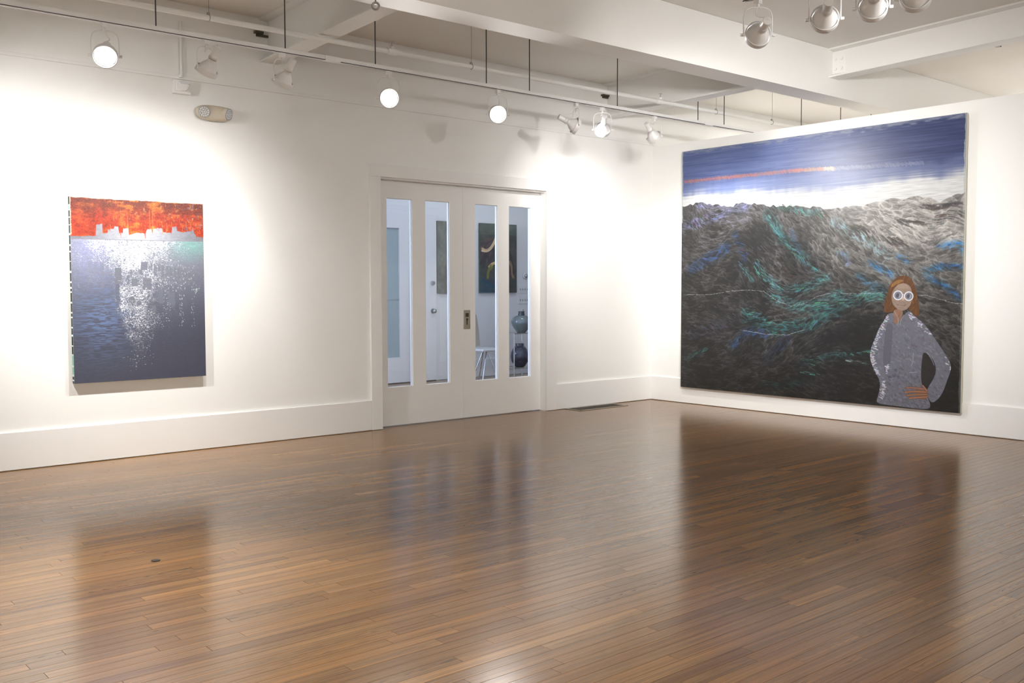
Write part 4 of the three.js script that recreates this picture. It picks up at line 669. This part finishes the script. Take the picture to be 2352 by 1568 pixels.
{ // glazed outer door
  const d = room('door_3', 'white door with frosted glass panels, deadbolt and knob in the back room', [0, 0, BZ]);
  const x0 = -1.70, x1 = -0.475, z = 0.0;
  const s = new THREE.Shape([[x0, 0.012], [x1, 0.012], [x1, 2.19], [x0, 2.19]].map((p) => new THREE.Vector2(...p)));
  const L = [[-1.42, -1.06], [-0.905, -0.78]];
  for (const [a, b] of L) s.holes.push(new THREE.Path([[a, 0.335], [a, 2.006], [b, 2.006], [b, 0.335]].map((p) => new THREE.Vector2(...p))));
  const g = new THREE.ExtrudeGeometry(s, { depth: 0.04, bevelEnabled: true, bevelThickness: 0.0015, bevelSize: 0.0015, bevelSegments: 1 }); g.translate(0, 0, z + 0.003); obj('leaf', g, M.trim, d);
  for (const [a, b] of L) { obj('pane', box(a + 0.002, b - 0.002, 0.337, 2.004, 0.012, 0.02), M.frosted, d); }
  obj('glazing_bar', [box(-1.42, -1.06, 1.085, 1.10, 0.02, 0.03), box(-0.905, -0.78, 1.085, 1.10, 0.02, 0.03)], M.frosted, d);
  obj('casing', [rbox(x0 - 0.1, x0, 0, 2.19, 0.0, 0.018, 0.003), rbox(x0 - 0.1, x1 + 0.06, 2.19, 2.3, 0.0, 0.018, 0.003), rbox(x1, x1 + 0.06, 0, 2.19, 0, 0.018, 0.003)], M.trim, d);
  const knob = new THREE.SphereGeometry(0.029, 22, 14); knob.scale(1, 1, 0.8); knob.translate(-0.538, 0.93, 0.09);
  const rose = cyl(0.033, 0.035, 0.01, 24); rose.rotateX(Math.PI / 2); rose.translate(-0.538, 0.93, 0.05);
  obj('knob', [knob, rose, rod([-0.538, 0.93, 0.05], [-0.538, 0.93, 0.09], 0.011, 12)], M.satin, d).userData.label = 'satin steel knob';
  const bolt = cyl(0.026, 0.031, 0.03, 24); bolt.rotateX(Math.PI / 2); bolt.translate(-0.543, 1.30, 0.06); obj('deadbolt', bolt, M.satin, d).userData.label = 'satin steel deadbolt';
}
{
  const plate = (label, x, y, gang) => { const p = thing('switch_plate', label, 'switch', [x, y, BZ], 'switches on the back room wall'), w = 0.046 * gang + 0.024; obj('plate', rbox(-w / 2, w / 2, -0.057, 0.057, 0, 0.006, 0.002), M.trim, p); for (let i = 0; i < gang; i++) obj('toggle', rbox(-w / 2 + 0.012 + 0.046 * (i + 0.5) - 0.005, -w / 2 + 0.012 + 0.046 * (i + 0.5) + 0.005, -0.012, 0.012, 0.005, 0.018, 0.002), M.fixtureGrey, p); };
  plate('white four gang switch plate, upper of the wide pair', 1.10, 1.215, 4); plate('white four gang switch plate, lower of the wide pair', 1.10, 1.062, 4); plate('white single switch plate above the shelf stand', 1.085, 0.915, 1);
  const b = thing('door_chime', 'small round white chime above the switch plates', 'chime', [1.13, 1.41, BZ]);
  obj('base_disc', lathe([[0, 0], [0.048, 0], [0.048, 0.012], [0.04, 0.02], [0, 0.022]], 26).rotateX(Math.PI / 2), M.trim, b); obj('dome', new THREE.SphereGeometry(0.03, 20, 10, 0, 6.2832, 0, 1.57).rotateX(Math.PI / 2).translate(0, -0.004, 0.02), M.satin, b);
}
{ // flush ceiling lamp of the back room, out of view; its light shows on the vases
  const l = thing('ceiling_lamp', 'round white ceiling lamp in the back room', 'lamp', [0.1, CEIL, -1.9]);
  obj('canopy', cyl(0.17, 0.18, 0.03, 32).translate(0, -0.017, 0), M.trim, l);
  const glow = new THREE.MeshStandardMaterial({ color: lin(0.8, 0.8, 0.8), roughness: 0.5, emissive: lin(0.8, 0.88, 1.0), emissiveIntensity: 1.6 });
  obj('lamp_glass', new THREE.SphereGeometry(0.15, 28, 10, 0, 6.2832, 1.5708, 1.5708).scale(1, 0.45, 1).translate(0, -0.032, 0), glow, l);
  const p = new THREE.PointLight(lin(0.8, 0.88, 1.0), 0.9, 0, 2); p.position.set(0.1, CEIL - 0.16, -1.9); p.castShadow = true; p.shadow.radius = 3; p.name = 'ceiling_lamp_light'; scene.add(p);
}
{ // small chair
  const p = onPlane(2, -2.75, 1112, 803), c = thing('side_chair', 'small white chair on thin chrome legs in the back room', 'chair', [p.x + 0.02, 0, -2.75]);
  const seatY = 0.43; obj('seat', rbox(-0.19, 0.20, seatY - 0.016, seatY + 0.016, -0.19, 0.19, 0.012, 3), M.trim, c);
  const sh = new THREE.Shape(); sh.moveTo(-0.15, 0); sh.quadraticCurveTo(-0.2, 0.22, -0.15, 0.4); sh.quadraticCurveTo(0, 0.46, 0.15, 0.4); sh.quadraticCurveTo(0.2, 0.22, 0.15, 0); sh.closePath();
  const bk = new THREE.ExtrudeGeometry(sh, { depth: 0.01, bevelEnabled: true, bevelSize: 0.003, bevelThickness: 0.003, bevelSegments: 1 }); bk.rotateX(-0.12); bk.rotateY(Math.PI * 0.2); bk.translate(-0.17, seatY + 0.05, 0.02); obj('backrest', bk, M.beige, c).userData.label = 'greyish beige backrest';
  obj('back_post', rod([-0.18, seatY - 0.01, 0.02], [-0.2, seatY + 0.16, 0.02], 0.008), M.chrome, c);
  for (const [x, z] of [[-0.17, 0.15], [0.14, 0.12], [0.02, -0.17], [-0.12, -0.15]]) obj('leg', rod([0.0 + x * 0.06, seatY - 0.016, z * 0.25], [x, 0.004, z], 0.0075, 10), M.chrome, c);
}
const vaseMat = (r, g, b) => new THREE.MeshPhysicalMaterial({ color: lin(r, g, b), roughness: 0.18, clearcoat: 0.8, clearcoatRoughness: 0.08 });
{
  const p = onPlane(2, -2.85, 1190, 764), e = thing('shelf_stand', 'chrome stand with two glass shelves in the back room', 'shelf', [p.x, 0, -2.85]);
  const w = 0.20, dd = 0.15, H1 = 0.622, H2 = 0.155;
  for (const y of [H1, H2]) {
    const s = obj('shelf', rbox(-w, w, y - 0.004, y + 0.004, -dd, dd, 0.003), M.shelfGlass, e);
    obj('shelf_rim', [rod([-w, y, dd], [w, y, dd], 0.007), rod([-w, y, -dd], [w, y, -dd], 0.007), rod([-w, y, -dd], [-w, y, dd], 0.007), rod([w, y, -dd], [w, y, dd], 0.007)], M.chrome, s);
  }
  for (const x of [-w, w]) for (const z of [-dd, dd]) obj('post', rod([x, 0.0, z], [x, H1 + 0.004, z], 0.008, 12), M.chrome, e);
  const a = thing('vase', 'grey green bulbous vase with dark neck on the upper glass shelf', 'vase', [p.x + 0.06, H1 + 0.0045, -2.85], 'vases on the glass shelves');
  obj('body', lathe([[0, 0], [0.06, 0], [0.066, 0.01], [0.105, 0.06], [0.138, 0.115], [0.142, 0.15], [0.125, 0.195], [0.085, 0.225], [0.05, 0.236], [0.0, 0.236]], 36), vaseMat(0.2, 0.235, 0.235), a);
  obj('neck', lathe([[0.047, 0.232], [0.046, 0.25], [0.04, 0.268], [0.046, 0.29], [0.04, 0.29], [0.034, 0.262], [0.034, 0.24]], 28), vaseMat(0.03, 0.04, 0.045), a);
  const b = thing('vase', 'dark blue brown round vase on the lower glass shelf', 'vase', [p.x + 0.03, H2 + 0.0045, -2.85], 'vases on the glass shelves');
  obj('body', lathe([[0, 0], [0.06, 0], [0.075, 0.015], [0.118, 0.08], [0.13, 0.14], [0.122, 0.2], [0.092, 0.255], [0.062, 0.285], [0, 0.285]], 36), vaseMat(0.045, 0.045, 0.075), b);
  obj('rim', lathe([[0.064, 0.28], [0.056, 0.298], [0.062, 0.318], [0.052, 0.318], [0.046, 0.296], [0.05, 0.28]], 28), vaseMat(0.03, 0.03, 0.05), b);
}

scene.traverse((o) => { if (o.isMesh) shadows(o); });
renderer.render(scene, camera);
